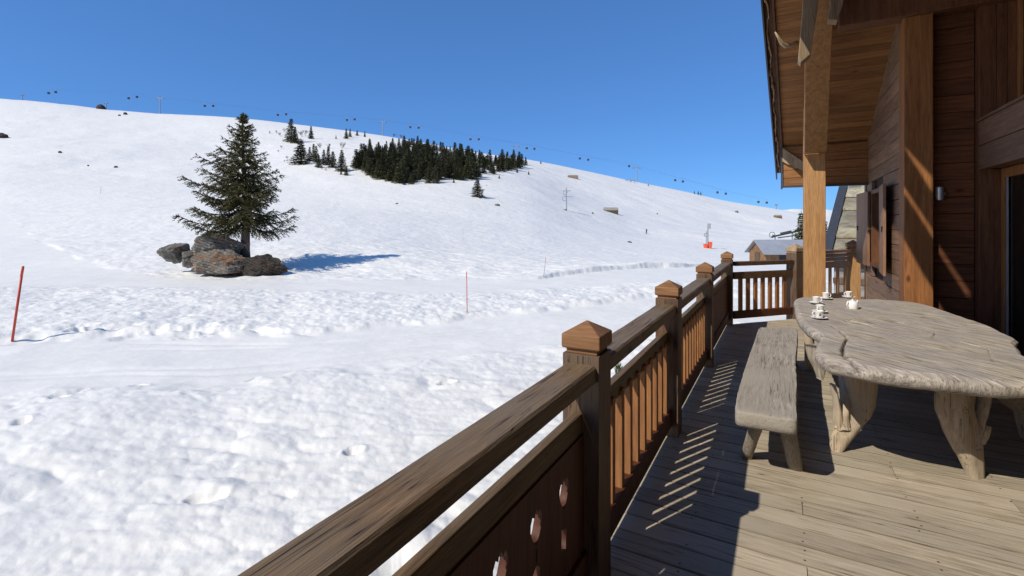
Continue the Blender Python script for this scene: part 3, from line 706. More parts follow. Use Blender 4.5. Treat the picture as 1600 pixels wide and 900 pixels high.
    board([(1258,-40),(1281,-40),(1278,12),(1273,40),(1269,66),(1267,84),(1251,98),(1247,93),(1251,50)],5.5,.17,'clamp_board')
    board([(1301,-40),(1322,-40),(1317,8),(1309,31),(1294,30),(1297,10)],5.45,.17,'clamp_board')
    # pale curved gutter hook under the soffit
    mb=MB(); pts=[(1211,50),(1216,58),(1221,67),(1228,72),(1238,70),(1246,66)]
    mb.tube([px(x,y,6.25+.02*i) for i,(x,y) in enumerate(pts)],[.008,.018,.026,.030,.028,.026],10); obj('curved_bracket',mb,M['oldbrace'],t,smooth=True)
    return t
chalet()
def lights_cable():
    rnd=random.Random(8); mb=MB(); pts=[]; Y=4.4; k=0
    while Y<10.7:
        pts.append((xout(Y)+.055+.012*math.sin(Y*9)+rnd.uniform(-.008,.008),Y,sof(Y)-.03-.022*math.sin(Y*7.5)-rnd.uniform(0,.012))); Y+=.05
    mb.tube(pts,.011,6)
    t=thing('fairy_light_cable','knotted cable of small unlit fairy lights hung along the roof edge','light string',pts[0])
    obj('cable',mb,M['bulb'],t,smooth=True)
    for p in pts[::5]:
        l=rnd.uniform(.04,.11); mb=MB(); mb.tube([p,(p[0]+rnd.uniform(-.01,.01),p[1],p[2]-l)],[.008,.006],5); obj('bulb',mb,M['bulb'],t)
lights_cable()
def wall_lamp():
    p=px(1465,303,5.57); p.y=7.25; 
    t=thing('wall_lamp','small cylindrical brushed metal wall lamp on the dark boarded recess wall','lamp',p)
    mb=MB(); mb.lathe([(0,-.075),(.036,-.075),(.038,-.07),(.038,.07),(.036,.075),(0,.075)],p+Vector((0,-.075,0)),20); obj('lamp_body',mb,M['steel'],t,smooth=False)
    mb=MB(); mb.box(p.x-.03,p.x+.03,7.205,7.25,p.z-.04,p.z+.04); mb.tube([(p.x+.03,7.22,p.z),(p.x+.06,7.2,p.z)],.02,10); obj('lamp_bracket',mb,M['steel'],t,bevel=.003)
wall_lamp()

# ---------------------------------------------------------------- table, bench
def smooth_closed(pts,n):
    P=np.array(pts,float); m=len(P); out=[]
    seg=np.linalg.norm(np.roll(P,-1,0)-P,axis=1); cum=np.concatenate([[0],np.cumsum(seg)])
    for s in np.linspace(0,cum[-1],n,endpoint=False):
        i=int(np.searchsorted(cum,s,side='right')-1)%m; t=(s-cum[i])/seg[i]
        p0,p1,p2,p3=P[(i-1)%m],P[i],P[(i+1)%m],P[(i+2)%m]
        out.append(.5*((2*p1)+(-p0+p2)*t+(2*p0-5*p1+4*p2-p3)*t*t+(-p0+3*p1-3*p2+p3)*t**3))
    return np.array(out)
def mat_slab():
    m,nt,b=newmat('slab'); L=nt.links
    tc=N(nt,'ShaderNodeTexCoord')
    mp=N(nt,'ShaderNodeMapping'); mp.inputs['Rotation'].default_value=(0,0,R_(SLAB_ANG)); L.new(tc.outputs['Object'],mp.inputs['Vector'])
    warp=N(nt,'ShaderNodeTexNoise',Scale=1.6,Detail=2.0); L.new(mp.outputs[0],warp.inputs['Vector'])
    sub=N(nt,'ShaderNodeVectorMath',operation='MULTIPLY_ADD'); sub.inputs[1].default_value=(.0,.22,.0); L.new(warp.outputs['Color'],sub.inputs[0]); L.new(mp.outputs[0],sub.inputs[2])
    st=N(nt,'ShaderNodeMapping'); st.inputs['Scale'].default_value=(.055,1,.35); L.new(sub.outputs[0],st.inputs['Vector'])
    n1=N(nt,'ShaderNodeTexNoise',Scale=46.0,Detail=10.0,Roughness=.74,Distortion=.2); L.new(st.outputs[0],n1.inputs['Vector'])
    n2=N(nt,'ShaderNodeTexNoise',Scale=170.0,Detail=4.0,Roughness=.75); L.new(st.outputs[0],n2.inputs['Vector'])
    n3=N(nt,'ShaderNodeTexNoise',Scale=2.6,Detail=4.0); L.new(mp.outputs[0],n3.inputs['Vector'])
    wv=N(nt,'ShaderNodeTexWave',Scale=7.0,Distortion=3.2,Detail=3.0); wv.bands_direction='Y'; wv.inputs['Detail Scale'].default_value=1.4; L.new(sub.outputs[0],wv.inputs['Vector'])
    r=ramp(nt,n1.outputs[0],[(.30,(.15,.13,.11)),(.46,(.38,.345,.295)),(.68,(.57,.525,.455))])
    w=ramp(nt,wv.outputs[0],[(0,(.90,.90,.90)),(1,(1.03,1.03,1.03))]); c=mix(nt,r.outputs[0],w.outputs[0],1.0,'MULTIPLY')
    f=ramp(nt,n2.outputs[0],[(.36,(.5,.48,.46)),(.55,(1.08,1.08,1.08))]); c=mix(nt,c,f.outputs[0],1.0,'MULTIPLY')
    g=ramp(nt,n3.outputs[0],[(.4,(.9,.88,.9)),(.65,(1.1,1.05,.95))]); c=mix(nt,c,g.outputs[0],1.0,'MULTIPLY')
    sc_=N(nt,'ShaderNodeMapping'); sc_.inputs['Scale'].default_value=(.10,1,1); L.new(sub.outputs[0],sc_.inputs['Vector'])
    nk=N(nt,'ShaderNodeTexNoise',Scale=9.0,Detail=3.0,Distortion=.2); L.new(sc_.outputs[0],nk.inputs['Vector'])
    rk=ramp(nt,nk.outputs[0],[(.485,(1,1,1)),(.5,(.25,.22,.2)),(.515,(1,1,1))]); mk=ramp(nt,n3.outputs[0],[(.48,(0,0,0)),(.58,(1,1,1))])
    c=mix(nt,c,mix(nt,c,rk.outputs[0],1.0,'MULTIPLY'),mk.outputs[0])
    at=N(nt,'ShaderNodeAttribute'); at.attribute_name='crack'; c=mix(nt,c,(.02,.015,.01,1),at.outputs['Fac'])
    L.new(c,b.inputs['Base Color']); b.inputs['Roughness'].default_value=.85; b.inputs['Specular IOR Level'].default_value=.25
    b1=N(nt,'ShaderNodeBump',Strength=.5,Distance=.005); L.new(n1.outputs[0],b1.inputs['Height'])
    b2=N(nt,'ShaderNodeBump',Strength=.6,Distance=.003); L.new(n2.outputs[0],b2.inputs['Height']); L.new(b1.outputs[0],b2.inputs['Normal']); L.new(b2.outputs[0],b.inputs['Normal'])
    return m
_a=onz(1300,500,.75); _b=onz(1590,560,.75); SLAB_ANG=-math.degrees(math.atan2(_b.y-_a.y,_b.x-_a.x))
TZ=.75
def table():
    out=[(1243,466),(1241,475),(1246,492),(1254,503),(1264,512),(1280,520),(1279,530),(1275,541),(1280,553),(1293,561),(1315,566),(1345,572),(1400,580),(1460,587),(1530,594),(1590,598),(1640,597),(1668,588),(1662,575),(1630,566),(1603,556),(1594,545),(1585,537),(1592,530),(1578,523),(1555,513),(1520,499),(1480,486),(1440,474),(1400,468),(1340,466),(1290,464),(1256,463)]
    P=[onz(x,y,TZ) for x,y in out]; O=smooth_closed([(p.x,p.y) for p in P],520)
    rnd=random.Random(3)
    for i in range(len(O)):
        v=Vector((O[i][0]*5,O[i][1]*5,1)); w=Vector((O[i][0]*19,O[i][1]*19,4))
        O[i]+= .012*np.array([mnoise.noise(v),mnoise.noise(v+Vector((9,9,9)))])+.004*np.array([mnoise.noise(w),mnoise.noise(w+Vector((5,5,5)))])
    cen=onz(1430,520,TZ); c=np.array([cen.x,cen.y])
    nr=110; n=len(O)
    ss=np.concatenate([np.linspace(0,.965,nr),1-.035*np.cos(np.linspace(0,math.pi/2,7))[1:]])
    XY=c+(O[None,:,:]-c)*ss[:,None,None]
    prof=np.concatenate([np.zeros(nr),-.020*(1-np.cos(np.linspace(0,math.pi/2,7)))[1:]])
    Z=TZ+prof[:,None]+np.zeros((1,n))
    nz=np.array([[mnoise.noise(Vector((a*2.2,b*2.2,3)))*.009+mnoise.noise(Vector((a*7,b*7,5)))*.004 for a,b in row] for row in XY]); Z+=nz
    cracks=[([(1318,540),(1316,549),(1321,558),(1330,565),(1345,574),(1352,578)],.018,.05),([(1316,542),(1324,528),(1310,516),(1296,508),(1285,506),(1275,503)],.012,.03),
            ([(1330,500),(1350,505),(1362,510),(1368,512)],.010,.03),([(1400,503),(1412,505)],.011,.02),([(1250,490),(1262,494),(1282,500)],.006,.02),([(1456,528),(1462,520)],.004,.015),
            ([(1530,600),(1560,590)],.003,.01),([(1545,545),(1552,565)],.003,.01),([(1500,535),(1530,541)],.003,.01)]
    ck=np.zeros(Z.shape)
    for pl,wd,dp in cracks:
        q=[onz(x,y,TZ) for x,y in pl]; q=np.array([(p.x,p.y) for p in q])
        for a,b in zip(q[:-1],q[1:]):
            ab=b-a; t=np.clip(((XY-a)@ab)/(ab@ab),0,1); d=np.linalg.norm(XY-(a+t[...,None]*ab),axis=-1)
            ck=np.maximum(ck,np.exp(-(d/(wd*(.35+.9*np.abs(fbm(XY[...,0]*9,XY[...,1]*9,3,3)))))**2))
            Z-=0
        Z=Z-dp*0
    Z-=ck*.035
    # ridge swellings beside the long crack
    vs=[]; 
    rings=list(zip(XY,Z))
    # underside
    for s,dz in ((1.002,-.045),(1.0,-.075),(.97,-.098),(.90,-.105),(.5,-.10),(0.02,-.10)):
        w_=.02*np.array([mnoise.noise(Vector((a*4,b*4,8))) for a,b in O])
        rings.append((c+(O-c)*(s+ (w_[:,None] if s>.9 else 0)), np.full(n,TZ+dz)+w_))
    for xy,z in rings: vs+=[(xy[k][0],xy[k][1],float(z[k])) for k in range(n)]
    fs=[]; R_n=len(rings)
    for i in range(R_n-1):
        for k in range(n):
            k2=(k+1)%n; fs.append((i*n+k,(i+1)*n+k,(i+1)*n+k2,i*n+k2))
    base=onz(1430,640,0); 
    t=thing('slab_table','massive weathered grey tree slab table with cracked irregular edge standing on root legs','table',(base.x,base.y,0))
    mb=MB(); mb.add(vs,fs); M['slab']=mat_slab(); o=obj('table_top',mb,M['slab'],t,smooth=True)
    at=o.data.attributes.new('crack','FLOAT','POINT'); full=np.zeros(len(vs)); full[:ck.size]=(ck.reshape(-1)**1.5); at.data.foreach_set('value',full.astype(np.float32))
    # root legs: outlines give centre line and half width at each height
    def leg(rows,D0,name='leg',squash=.55,seed=0,mat=None):
        mb=MB(); vs=[]; n=20; fs=[]
        fine=[]
        for i in range(len(rows)-1):
            for k in range(5): fine.append([rows[i][j]+(rows[i+1][j]-rows[i][j])*k/5 for j in range(4)])
        fine.append(list(rows[-1]))
        for i,(xl,xr,y,dd) in enumerate(fine):
            D=D0+dd; a=px(xl,y,D); b=px(xr,y,D); c_=(a+b)/2; hw=(b-a).length/2; rt=Vector((C_,S_,0)); fw=Vector((-S_,C_,0))
            for k in range(n):
                an=2*math.pi*k/n; s=1+.20*mnoise.noise(Vector((math.cos(an)*1.6+seed,math.sin(an)*1.6,y*.03)))+.09*math.cos(an*4+seed+y*.025)+.05*mnoise.noise(Vector((math.cos(an)*5+seed,math.sin(an)*5,y*.06)))
                vs.append(c_+(rt*math.cos(an)*hw+fw*math.sin(an)*max(hw*squash,.035))*s)
        for i in range(len(fine)-1):
            for k in range(n):
                k2=(k+1)%n; fs.append((i*n+k,i*n+k2,(i+1)*n+k2,(i+1)*n+k))
        fs.append(tuple(range(n))); fs.append(tuple((len(fine)-1)*n+k for k in range(n))[::-1])
        mb.add(vs,fs); return obj(name,mb,mat or M['leg'],t,smooth=True)
    d1=F*EYE/(703-HY); d2=F*EYE/(745-HY)
    L1=leg([(1316,1372,578,.05),(1322,1371,600,.04),(1325,1368,630,.03),(1318,1360,650,.02),(1308,1348,665,.01),(1301,1336,680,0),(1298,1324,695,0),(1299,1314,707,0)],d1,seed=1)
    for rows,sd in (([(1310,1320,575,.12),(1313,1324,600,.1),(1314,1326,620,.06),(1310,1326,645,.0),(1304,1330,668,.0)],2),
                    ([(1299,1303,600,.0),(1302,1309,622,.0),(1304,1313,640,.0),(1303,1318,655,.0),(1304,1322,670,.0)],5)):
        r=leg(rows,d1,'root',.8,sd); r.parent=L1; r.location=(0,0,0)
    L2=leg([(1461,1521,592,.05),(1462,1520,615,.04),(1466,1519,640,.03),(1474,1524,668,.02),(1486,1531,695,.01),(1498,1533,715,0),(1508,1534,735,0),(1513,1534,749,0)],d2,seed=9)
    for rows,sd in (([(1537,1548,600,.04),(1533,1545,630,.03),(1526,1537,655,.02),(1519,1534,680,.01),(1512,1531,700,.0)],3),
                    ([(1538,1544,664,.0),(1531,1543,672,.0),(1526,1540,682,0),(1522,1534,692,0)],4)):
        r=leg(rows,d2,'root',.9,sd); r.parent=L2; r.location=(0,0,0)
    leg([(1262,1300,540,.35),(1266,1296,560,.33),(1272,1290,575,.32),(1278,1284,592,.3)],3.5,'root_stub',.7,7,M['benchleg'])
    leg([(1545,1620,600,.75),(1560,1625,620,.7),(1590,1640,645,.7),(1600,1640,700,.7)],2.9,'leg',.5,12)
    leg([(1256,1272,505,0),(1257,1271,530,0),(1258,1270,560,0),(1258,1268,578,0)],F*EYE/(578-HY),'leg',.9,14)
table()
def bench():
    Z=.45
    out=[(1186,513),(1195,511),(1215,511.5),(1243,513),(1246,535),(1243.5,560),(1245,600),(1244,640),(1245,650),(1241,655),(1200,649),(1160,643),(1150,639),(1150,625),(1158,595),(1168,562),(1178,535)]
    P=[onz(x,y,Z) for x,y in out]; O=smooth_closed([(p.x,p.y) for p in P],300)
    for i in range(len(O)):
        w=Vector((O[i][0]*9,O[i][1]*9,4)); O[i]+=.005*np.array([mnoise.noise(w),mnoise.noise(w+Vector((5,5,5)))])
    c=O.mean(0); n=len(O); vs=[]; fs=[]
    rings=[(s,0) for s in np.linspace(0,.97,40)]+[(.985,-.0008),(.994,-.003),(.999,-.008),(1.001,-.016),(1.003,-.06),(1.0,-.088),(.992,-.097),(.9,-.10),(.02,-.10)]
    for s,dz in rings:
        for q in c+(O-c)*s:
            z=Z+dz
            if dz==0: z+=.006*mnoise.noise(Vector((q[0]*4,q[1]*4,2)))
            vs.append((q[0],q[1],z))
    for i in range(len(rings)-1):
        for k in range(n):
            k2=(k+1)%n; fs.append((i*n+k,(i+1)*n+k,(i+1)*n+k2,i*n+k2))
    b=onz(1205,640,0)
    t=thing('plank_bench','thick grey plank bench on splayed legs between the railing and the slab table','bench',(b.x,b.y,0))
    mb=MB(); mb.add(vs,fs); obj('seat',mb,M['grey_x'],t,smooth=True)
    def leg(top,foot,w,d):
        a=onz(*top,Z-.08); f=onz(*foot,0.0); a=Vector(a); f=Vector(f); f.z=0
        mb=MB(); n_=8
        u=Vector((1,0,0)); v=Vector((0,1,0)); pts=[a+(f-a)*k/n_ for k in range(n_+1)]
        vs=[]; fs=[]
        for k,p in enumerate(pts):
            s=1-.12*k/n_; ww=w*s/2; hh=d*s/2
            for q in range(12):
                an=2*math.pi*q/12; e=Vector((ww*math.copysign(abs(math.cos(an))**.5,math.cos(an)),hh*math.copysign(abs(math.sin(an))**.5,math.sin(an)),0))
                vs.append(p+e*(1+.1*mnoise.noise(Vector((q*.7,k*.6,top[0])))))
        for k in range(n_):
            for q in range(12): q2=(q+1)%12; fs.append((k*12+q,(k+1)*12+q,(k+1)*12+q2,k*12+q2))
        fs.append(tuple(range(12))); fs.append(tuple(n_*12+q for q in range(12))[::-1]); mb.add(vs,fs); obj('leg',mb,M['benchleg'],t,smooth=True)
    leg((1187,648),(1166,713),.085,.11); leg((1226,648),(1243,731),.10,.11)
    leg((1196,535),(1176,577),.09,.1); leg((1232,530),(1240,570),.09,.1)
bench()

# ---------------------------------------------------------------- tableware
def cup_parts(t):
    mb=MB(); mb.lathe([(0,.014),(.024,.014),(.027,.016),(.0345,.072),(.036,.074),(.034,.074),(.0325,.070),(.025,.022),(0,.020)],n=28); c=obj('cup_body',mb,M['cupw'],t,smooth=True,world=False)
    mb=MB(); mb.tube([(-.030,0,.060),(-.046,0,.062),(-.054,0,.048),(-.048,0,.033),(-.029,0,.028)],.0042,8); obj('handle',mb,M['cupw'],t,smooth=True,world=False)
    mb=MB(); mb.lathe([(0,.002),(.025,.002),(.045,.008),(.066,.017),(.067,.019),(.064,.019),(.044,.011),(.028,.008),(0,.008)],n=32); obj('saucer',mb,M['cupw'],t,smooth=True,world=False)
    mb=MB(); vs=[]    # little fir-tree emblem on the side
    for (w,z) in ((.009,.030),(.0045,.040),(.0075,.040),(.0035,.049),(.0055,.049),(.0,.060)):
        for s in (-1,1):
            a=s*w/.031; r=.0275+(z-.016)*.134+.0006; vs.append((r*math.sin(a),-r*math.cos(a),z))
    mb.add(vs,[(0,1,3,2),(4,5,7,6),(8,9,11,10)]); obj('emblem',mb,M['greenlogo'],t,world=False)
proto=None
cups=[((1280,499),'white espresso cup on a saucer standing nearest the camera, at the table\'s left edge',-20),
      ((1281,489),'white cup directly behind the nearest cup, its saucer half hidden',40),
      ((1275,475),'white cup at the far left corner of the table top',150),
      ((1290,468),'white cup with clear saucer on the far edge in front of the roof post',165),
      ((1326,466),'white cup with its handle to the left behind the sugar pot',0)]
for (p,lab,rz) in cups:
    w=onz(p[0],p[1],TZ); w.z=TZ+.004
    if proto is None:
        proto=thing('coffee_cup',lab,'cup',w,'white coffee cups on the slab table'); cup_parts(proto); c=proto
    else:
        c=copy_tree(proto); c['label']=lab; c.location=w
    c.rotation_euler=(0,0,YAW+R_(rz))
def sugar_pot():
    w=onz(1332,483,TZ); w.z=TZ+.003
    t=thing('sugar_pot','white lidded pot with a side handle, tallest piece of crockery on the table','pot',w); t.rotation_euler=(0,0,YAW+R_(15))
    mb=MB(); mb.lathe([(0,.0),(.046,.0),(.049,.004),(.049,.062),(.044,.074),(.036,.078),(.034,.076),(0,.07)],n=32); obj('pot_body',mb,M['cupw'],t,smooth=True,world=False)
    mb=MB(); mb.tube([(-.045,0,.068),(-.064,0,.066),(-.072,0,.048),(-.064,0,.022),(-.045,0,.014)],.0055,8); obj('handle',mb,M['cupw'],t,smooth=True,world=False)
    mb=MB(); mb.lathe([(.0,.086),(.012,.086),(.024,.082),(.033,.0765),(.0,.0765)][::-1],n=24); mb.lathe([(0,.084),(.006,.086),(.009,.094),(.005,.099),(0,.1)],n=12); obj('lid',mb,M['cupw'],t,smooth=True,world=False)
    mb=MB(); mb.tube([(.044,0,.055),(.062,0,.070),(.068,0,.082)],[.012,.009,.007],8); obj('spout',mb,M['cupw'],t,smooth=True,world=False)
sugar_pot()

# ---------------------------------------------------------------- conifers
def needle_card(vs,fs,p,d,l,w,rnd,tip=.3):
    s=d.cross(Vector((rnd.uniform(-1,1),rnd.uniform(-1,1),rnd.uniform(-1,1))))
    if s.length<1e-4: s=Vector((1,0,0))
    s.normalize(); b=len(vs); vs+=[p-s*w*.5,p+s*w*.5,p+d*l+s*w*.5*tip,p+d*l-s*w*.5*tip]; fs.append((b,b+1,b+2,b+3))
def big_spruce():
    rnd=random.Random(21)
    base=px(381,396,31.6); gzv=gz(base.x,base.y); b0=Vector((base.x,base.y,base.z-.5))
    H=9.05
    t=thing('spruce_tree','lone dark green spruce with wide lower boughs growing out of grey boulders in the snow','tree',(base.x,base.y,base.z))
    mb=MB(); pts=[]; rs=[]
    for k in range(14):
        f=k/13; pts.append(b0+Vector((.10*math.sin(f*5),.08*math.sin(f*3+1),f*(H+.3)))); rs.append(.27*(1-f)**.9+.02)
    rs[0]=.36; mb.tube(pts,rs,12)
    obj('trunk',mb,M['bark'],t,smooth=True)
    vs=[]; fs=[]; wb=MB()
    z=2.0; rt=Vector((C_,S_,0)); fw=Vector((-S_,C_,0))
    while z<H-.05:
        f=z/H
        fx=[.12,.18,.25,.33,.45,.58,.67,.80,.90,.97,1.0]
        rLft=float(np.interp(f,fx,[1.4,2.3,3.7,4.2,3.8,3.0,2.5,1.25,.75,.32,.2])); rRgt=float(np.interp(f,fx,[1.2,2.2,3.6,3.3,2.5,2.1,1.75,1.15,.7,.32,.2])); rad=2
        nb=rnd.randint(5,7) if f<.85 else 5
        a0=rnd.uniform(0,6.28)
        for k in range(nb):
            a=a0+k*6.283/nb+rnd.uniform(-.3,.3)
            dr=math.cos(a); wL=(1-dr)/2; rad=.91*(rLft*wL+rRgt*(1-wL)); L=rad*rnd.choice([1.0,.95,1.05,.62,.8,.55])*rnd.uniform(.88,1.06)   # +1 = towards photograph's right
            d=rt*math.cos(a)+fw*math.sin(a)
            lift=(.52*(f) -.17)
            o=b0+Vector((0,0,z+.5)); n=max(4,int(L/.22)); P=[]
            for i in range(n+1):
                s=i/n; P.append(o+d*(L*s)+Vector((0,0,L*(lift*s-.30*math.sin(s*2.3)*(1-f)+.17*s*s*(1-f*.3)))))
            if L>.7: wb.tube(P,[.032*(1-s_/n)+.006 for s_ in range(n+1)],4,False)
            for i in range(1,n+1):
                s=i/n
                p=P[i]; dd=(P[i]-P[i-1]).normalized()
                sl=min(1.05,L*.40)*(1-s*.58)+.12
                side0=dd.cross(Vector((0,0,1))).normalized()
                for sgn in (-1,1,-1,1):
                    if rnd.random()<.10: continue
                    tw=(side0*sgn*rnd.uniform(.6,1.0)+dd*rnd.uniform(.4,.95)+Vector((0,0,rnd.uniform(-.62,.0)))).normalized()
                    q=p-dd*rnd.uniform(0,.2); m=max(2,int(sl/.105))
                    for j in range(m):
                        qq=q+tw*(sl*j/m)+Vector((0,0,-.20*(j/m)**2))
                        for _ in range(3):
                            nd=(tw*.9+Vector((rnd.uniform(-.7,.7),rnd.uniform(-.7,.7),rnd.uniform(-.5,.45)))).normalized()
                            needle_card(vs,fs,qq,nd,rnd.uniform(.10,.19),rnd.uniform(.035,.065),rnd)
                for _ in range(4):
                    nd=(dd+Vector((rnd.uniform(-.6,.6),rnd.uniform(-.6,.6),rnd.uniform(-.2,.6)))).normalized()
                    needle_card(vs,fs,p,nd,.18,.05,rnd)
        z+=.46*(1-.35*f)*rnd.uniform(.7,1.3)
    for i in range(40):
        needle_card(vs,fs,b0+Vector((0,0,H+.1+rnd.uniform(0,.45))),Vector((rnd.uniform(-.5,.5),rnd.uniform(-.5,.5),.8)).normalized(),.16,.05,rnd)
    mb=MB(); mb.add(vs,fs); cr=obj('crown',mb,M['needle'],t)
    obj('branches',wb,M['bark'],t)
    print('spruce cards',len(fs))
big_spruce()
def far_conifer(seed,H=8.,Rr=1.9,dense=1.0):
    rnd=random.Random(seed); vs=[]; fs=[]; z=.25
    while z<H:
        f=z/H; rad=Rr*(1-f)**.85*rnd.uniform(.8,1.12)+.08
        nb=max(5,int((9 if f<.6 else 7)*dense)); a0=rnd.uniform(0,6.28)
        for k in range(nb):
            a=a0+k*6.283/nb+rnd.uniform(-.35,.35); L=rad*rnd.uniform(.6,1.15)
            d=Vector((math.cos(a),math.sin(a),0)); m=max(1,int(L/.38))
            for j in range(m+1):
                s=(j+.3)/(m+1); p=d*(L*s)+Vector((0,0,z-.30*L*s+.12*L*s*s))
                for _ in range(2):
                    nd=(d*.8+Vector((rnd.uniform(-.7,.7),rnd.uniform(-.7,.7),rnd.uniform(-.5,.3)))).normalized()
                    needle_card(vs,fs,p,nd,rnd.uniform(.35,.62),rnd.uniform(.16,.30),rnd)
        z+=.36*rnd.uniform(.8,1.2)
    for _ in range(4): needle_card(vs,fs,Vector((0,0,H-.3)),Vector((rnd.uniform(-.1,.1),rnd.uniform(-.1,.1),1)),.6,.14,rnd)
    me=bpy.data.meshes.new('crown'); me.from_pydata(vs,[],fs); me.materials.append(M['farneedle']); me.update()
    tb=MB(); tb.tube([(0,0,-.6),(0,0,H*.5),(0,0,H*.93)],[.17,.1,.03],6)
    tm=bpy.data.meshes.new('trunk'); tm.from_pydata(tb.v,[],tb.f); tm.materials.append(M['bark']); tm.update()
    return me,tm
VAR=[far_conifer(100+i,8.,r,dn) for i,(r,dn) in enumerate([(2.4,1.1),(2.1,1.2),(2.8,1.2),(1.9,1.1),(2.3,1.0),(3.0,1.2)])]
def bare_mesh(seed,H=3.,green=False):
    rnd=random.Random(seed); mb=MB()
    def br(p,d,l,r,k):
        q=p+d*l; mb.tube([p,q],[r,r*.6],4,False)
        if k==0: return
        for _ in range(rnd.randint(3,5)):
            nd=(d+Vector((rnd.uniform(-.8,.8),rnd.uniform(-.8,.8),rnd.uniform(-.1,.5)))).normalized(); br(p+d*l*rnd.uniform(.4,1),nd,l*rnd.uniform(.5,.75),r*.6,k-1)
    for _ in range(3): br(Vector((rnd.uniform(-.2,.2),rnd.uniform(-.2,.2),-.2)),Vector((rnd.uniform(-.4,.4),rnd.uniform(-.4,.4),1)).normalized(),H*.42,.05,3)
    me=bpy.data.meshes.new('twigs'); me.from_pydata(mb.v,[],mb.f); me.materials.append(M['twig']); me.update(); return me
BARE=[bare_mesh(5),bare_mesh(6),bare_mesh(7)]
trnd=random.Random(77)
def conifer(x,y,hpx,label,group=None,var=None,wide=1.0,name='conifer',sink=.1):
    p,D=hit(x,y); H=hpx*D/F
    t=thing(name,label,'tree',(p.x,p.y,p.z-sink),group)
    cm,tm=VAR[var if var is not None else trnd.randrange(len(VAR))]
    c=link('crown',cm,t); r=link('trunk',tm,t)
    t.scale=(H/8*wide,H/8*wide,H/8); t.rotation_euler=(0,0,trnd.uniform(0,6.28)); return t,D
def shrub(x,y,hpx,label,group=None):
    p,D=hit(x,y); H=hpx*D/F
    o=link('bare_shrub',BARE[trnd.randrange(3)]); o.location=p; o.scale=(H/3,)*3; o.rotation_euler=(0,0,trnd.uniform(0,6.28)); tag(o,label,'shrub',group); return o
# forest on the hillside
top=[(556,262),(563,245),(572,238),(590,232),(610,228),(650,226),(690,236),(720,242),(760,248),(790,252),(822,257)]
bot=[(556,263),(570,270),(590,282),(630,289),(680,287),(740,280),(790,268),(822,259)]
cand=[]
FR=random.Random(12)
tries=0
while len(cand)<275 and tries<20000:
    tries+=1
    x=FR.uniform(555,822); y0=float(np.interp(x,*zip(*top))); y1=float(np.interp(x,*zip(*bot)))
    if y1<=y0: continue
    y=FR.uniform(y0,y1)
    if x>745 and FR.random()<.45: continue
    if any((x-a)**2+((y-b)*2.0)**2<15 for a,b in cand): continue
    cand.append((x,y))
for x,y in cand:
    f=(y-225)/60
    conifer(x,y,(15+16*f)*FR.uniform(.55,1.2)*(1 if x<740 else .8),'dark conifer packed inside the dense hillside forest','conifers of the hillside forest',wide=FR.uniform(1.0,1.45))
for x,y,h,lab in ((455,222,36,'tall conifer nearest the ridge at the left end of the hillside trees'),(470,257,40,'broad dark conifer left of the snowy gap below the ridge'),
      (486,217,20,'small pointed conifer standing just right of the tall ridge conifer'),(541,217,16,'left one of two small conifers close together near the ridge'),
      (547,214,13,'right one of two small conifers close together near the ridge'),(570,214,9,'tiny conifer on the slope above the forest\'s left end'),(525,217,6,'tiny lone conifer between the two left tree groups'),
      (558,212,9,'tiny conifer beside the pair near the ridge'),(520,262,26,'slender conifer at the right end of the left cluster'),
      (506,258,24,'conifer in the middle of the left cluster above the blue shadow'),(494,254,26,'dark conifer left of centre in the left cluster'),(484,252,22,'conifer touching the broad dark conifer on its right side'),
      (498,262,20,'low dark conifer in front of the middle of the left cluster'),(513,257,28,'pointed conifer second from the right in the left cluster'),(490,249,24,'conifer behind the left cluster with its tip above the others'),(461,224,26,'conifer half hidden behind the tall ridge conifer on its right side'),
      (534,268,34,'thin half bare conifer at the right edge of the left cluster'),(541,274,14,'small conifer lowest in the left cluster'),(533,273,8,'tiniest conifer at the foot of the left cluster'),
      (632,289,11,'small conifer in front of the forest\'s lower edge, leftmost of three'),(683,287,14,'small conifer in front of the forest\'s lower edge, middle of three'),(709,286,7,'very small conifer below the right half of the forest, rightmost of three'),
      (746,308,29,'broad single conifer standing alone on the slope below the forest'),
      (808,270,9,'small conifer at the right tip of the forest, lower one'),(826,273,6,'tiny conifer just past the forest\'s right tip'),(780,279,6,'tiny conifer below the forest\'s right end'),
      (845,256,5,'speck of a conifer on the open slope right of the forest'),(1085,303,5,'left one of three specks of conifer on the far right ridge'),(1091,304,6,'middle one of three specks of conifer on the far right ridge'),(1095,304,6,'right one of three specks of conifer on the far right ridge')):
    wide=1.35 if x in (746,470) else (1.15 if x==455 else 1.0)
    conifer(x,y,h,lab,wide=wide,var=5 if x==746 else None)
for x,y,h in ((421,209,6),(432,208,7),(438,213,9),(444,206,8),(449,222,9),(472,214,14),(478,212,14),(440,232,7),(435,238,6),(449,249,8),(444,253,5),(503,265,5),(509,267,6),(500,232,12),(515,232,12),(535,232,14),(615,213,9),(627,216,10),(760,291,4),(800,265,7)):
    shrub(x,y,h,'bare twiggy shrub poking through the snow among the hillside trees','bare shrubs among the hillside trees')
def right_trees():
    for x,ytop,D,lab in ((1252,330,75,'dusty green conifer left of the roof post, beyond the barn'),(1289,344,72,'dark conifer between the roof post and the stone roof')):
        p=px(x,382,D); zt=EYE+(HY-ytop)/F*D; zb=gz(p.x,p.y); H=zt-zb
        t=thing('conifer',lab,'tree',(p.x,p.y,zb-.2)); cm,tm=VAR[2 if x<1270 else 1]; link('crown',cm,t); link('trunk',tm,t); t.scale=(H/8*.8,H/8*.8,H/8)
right_trees()

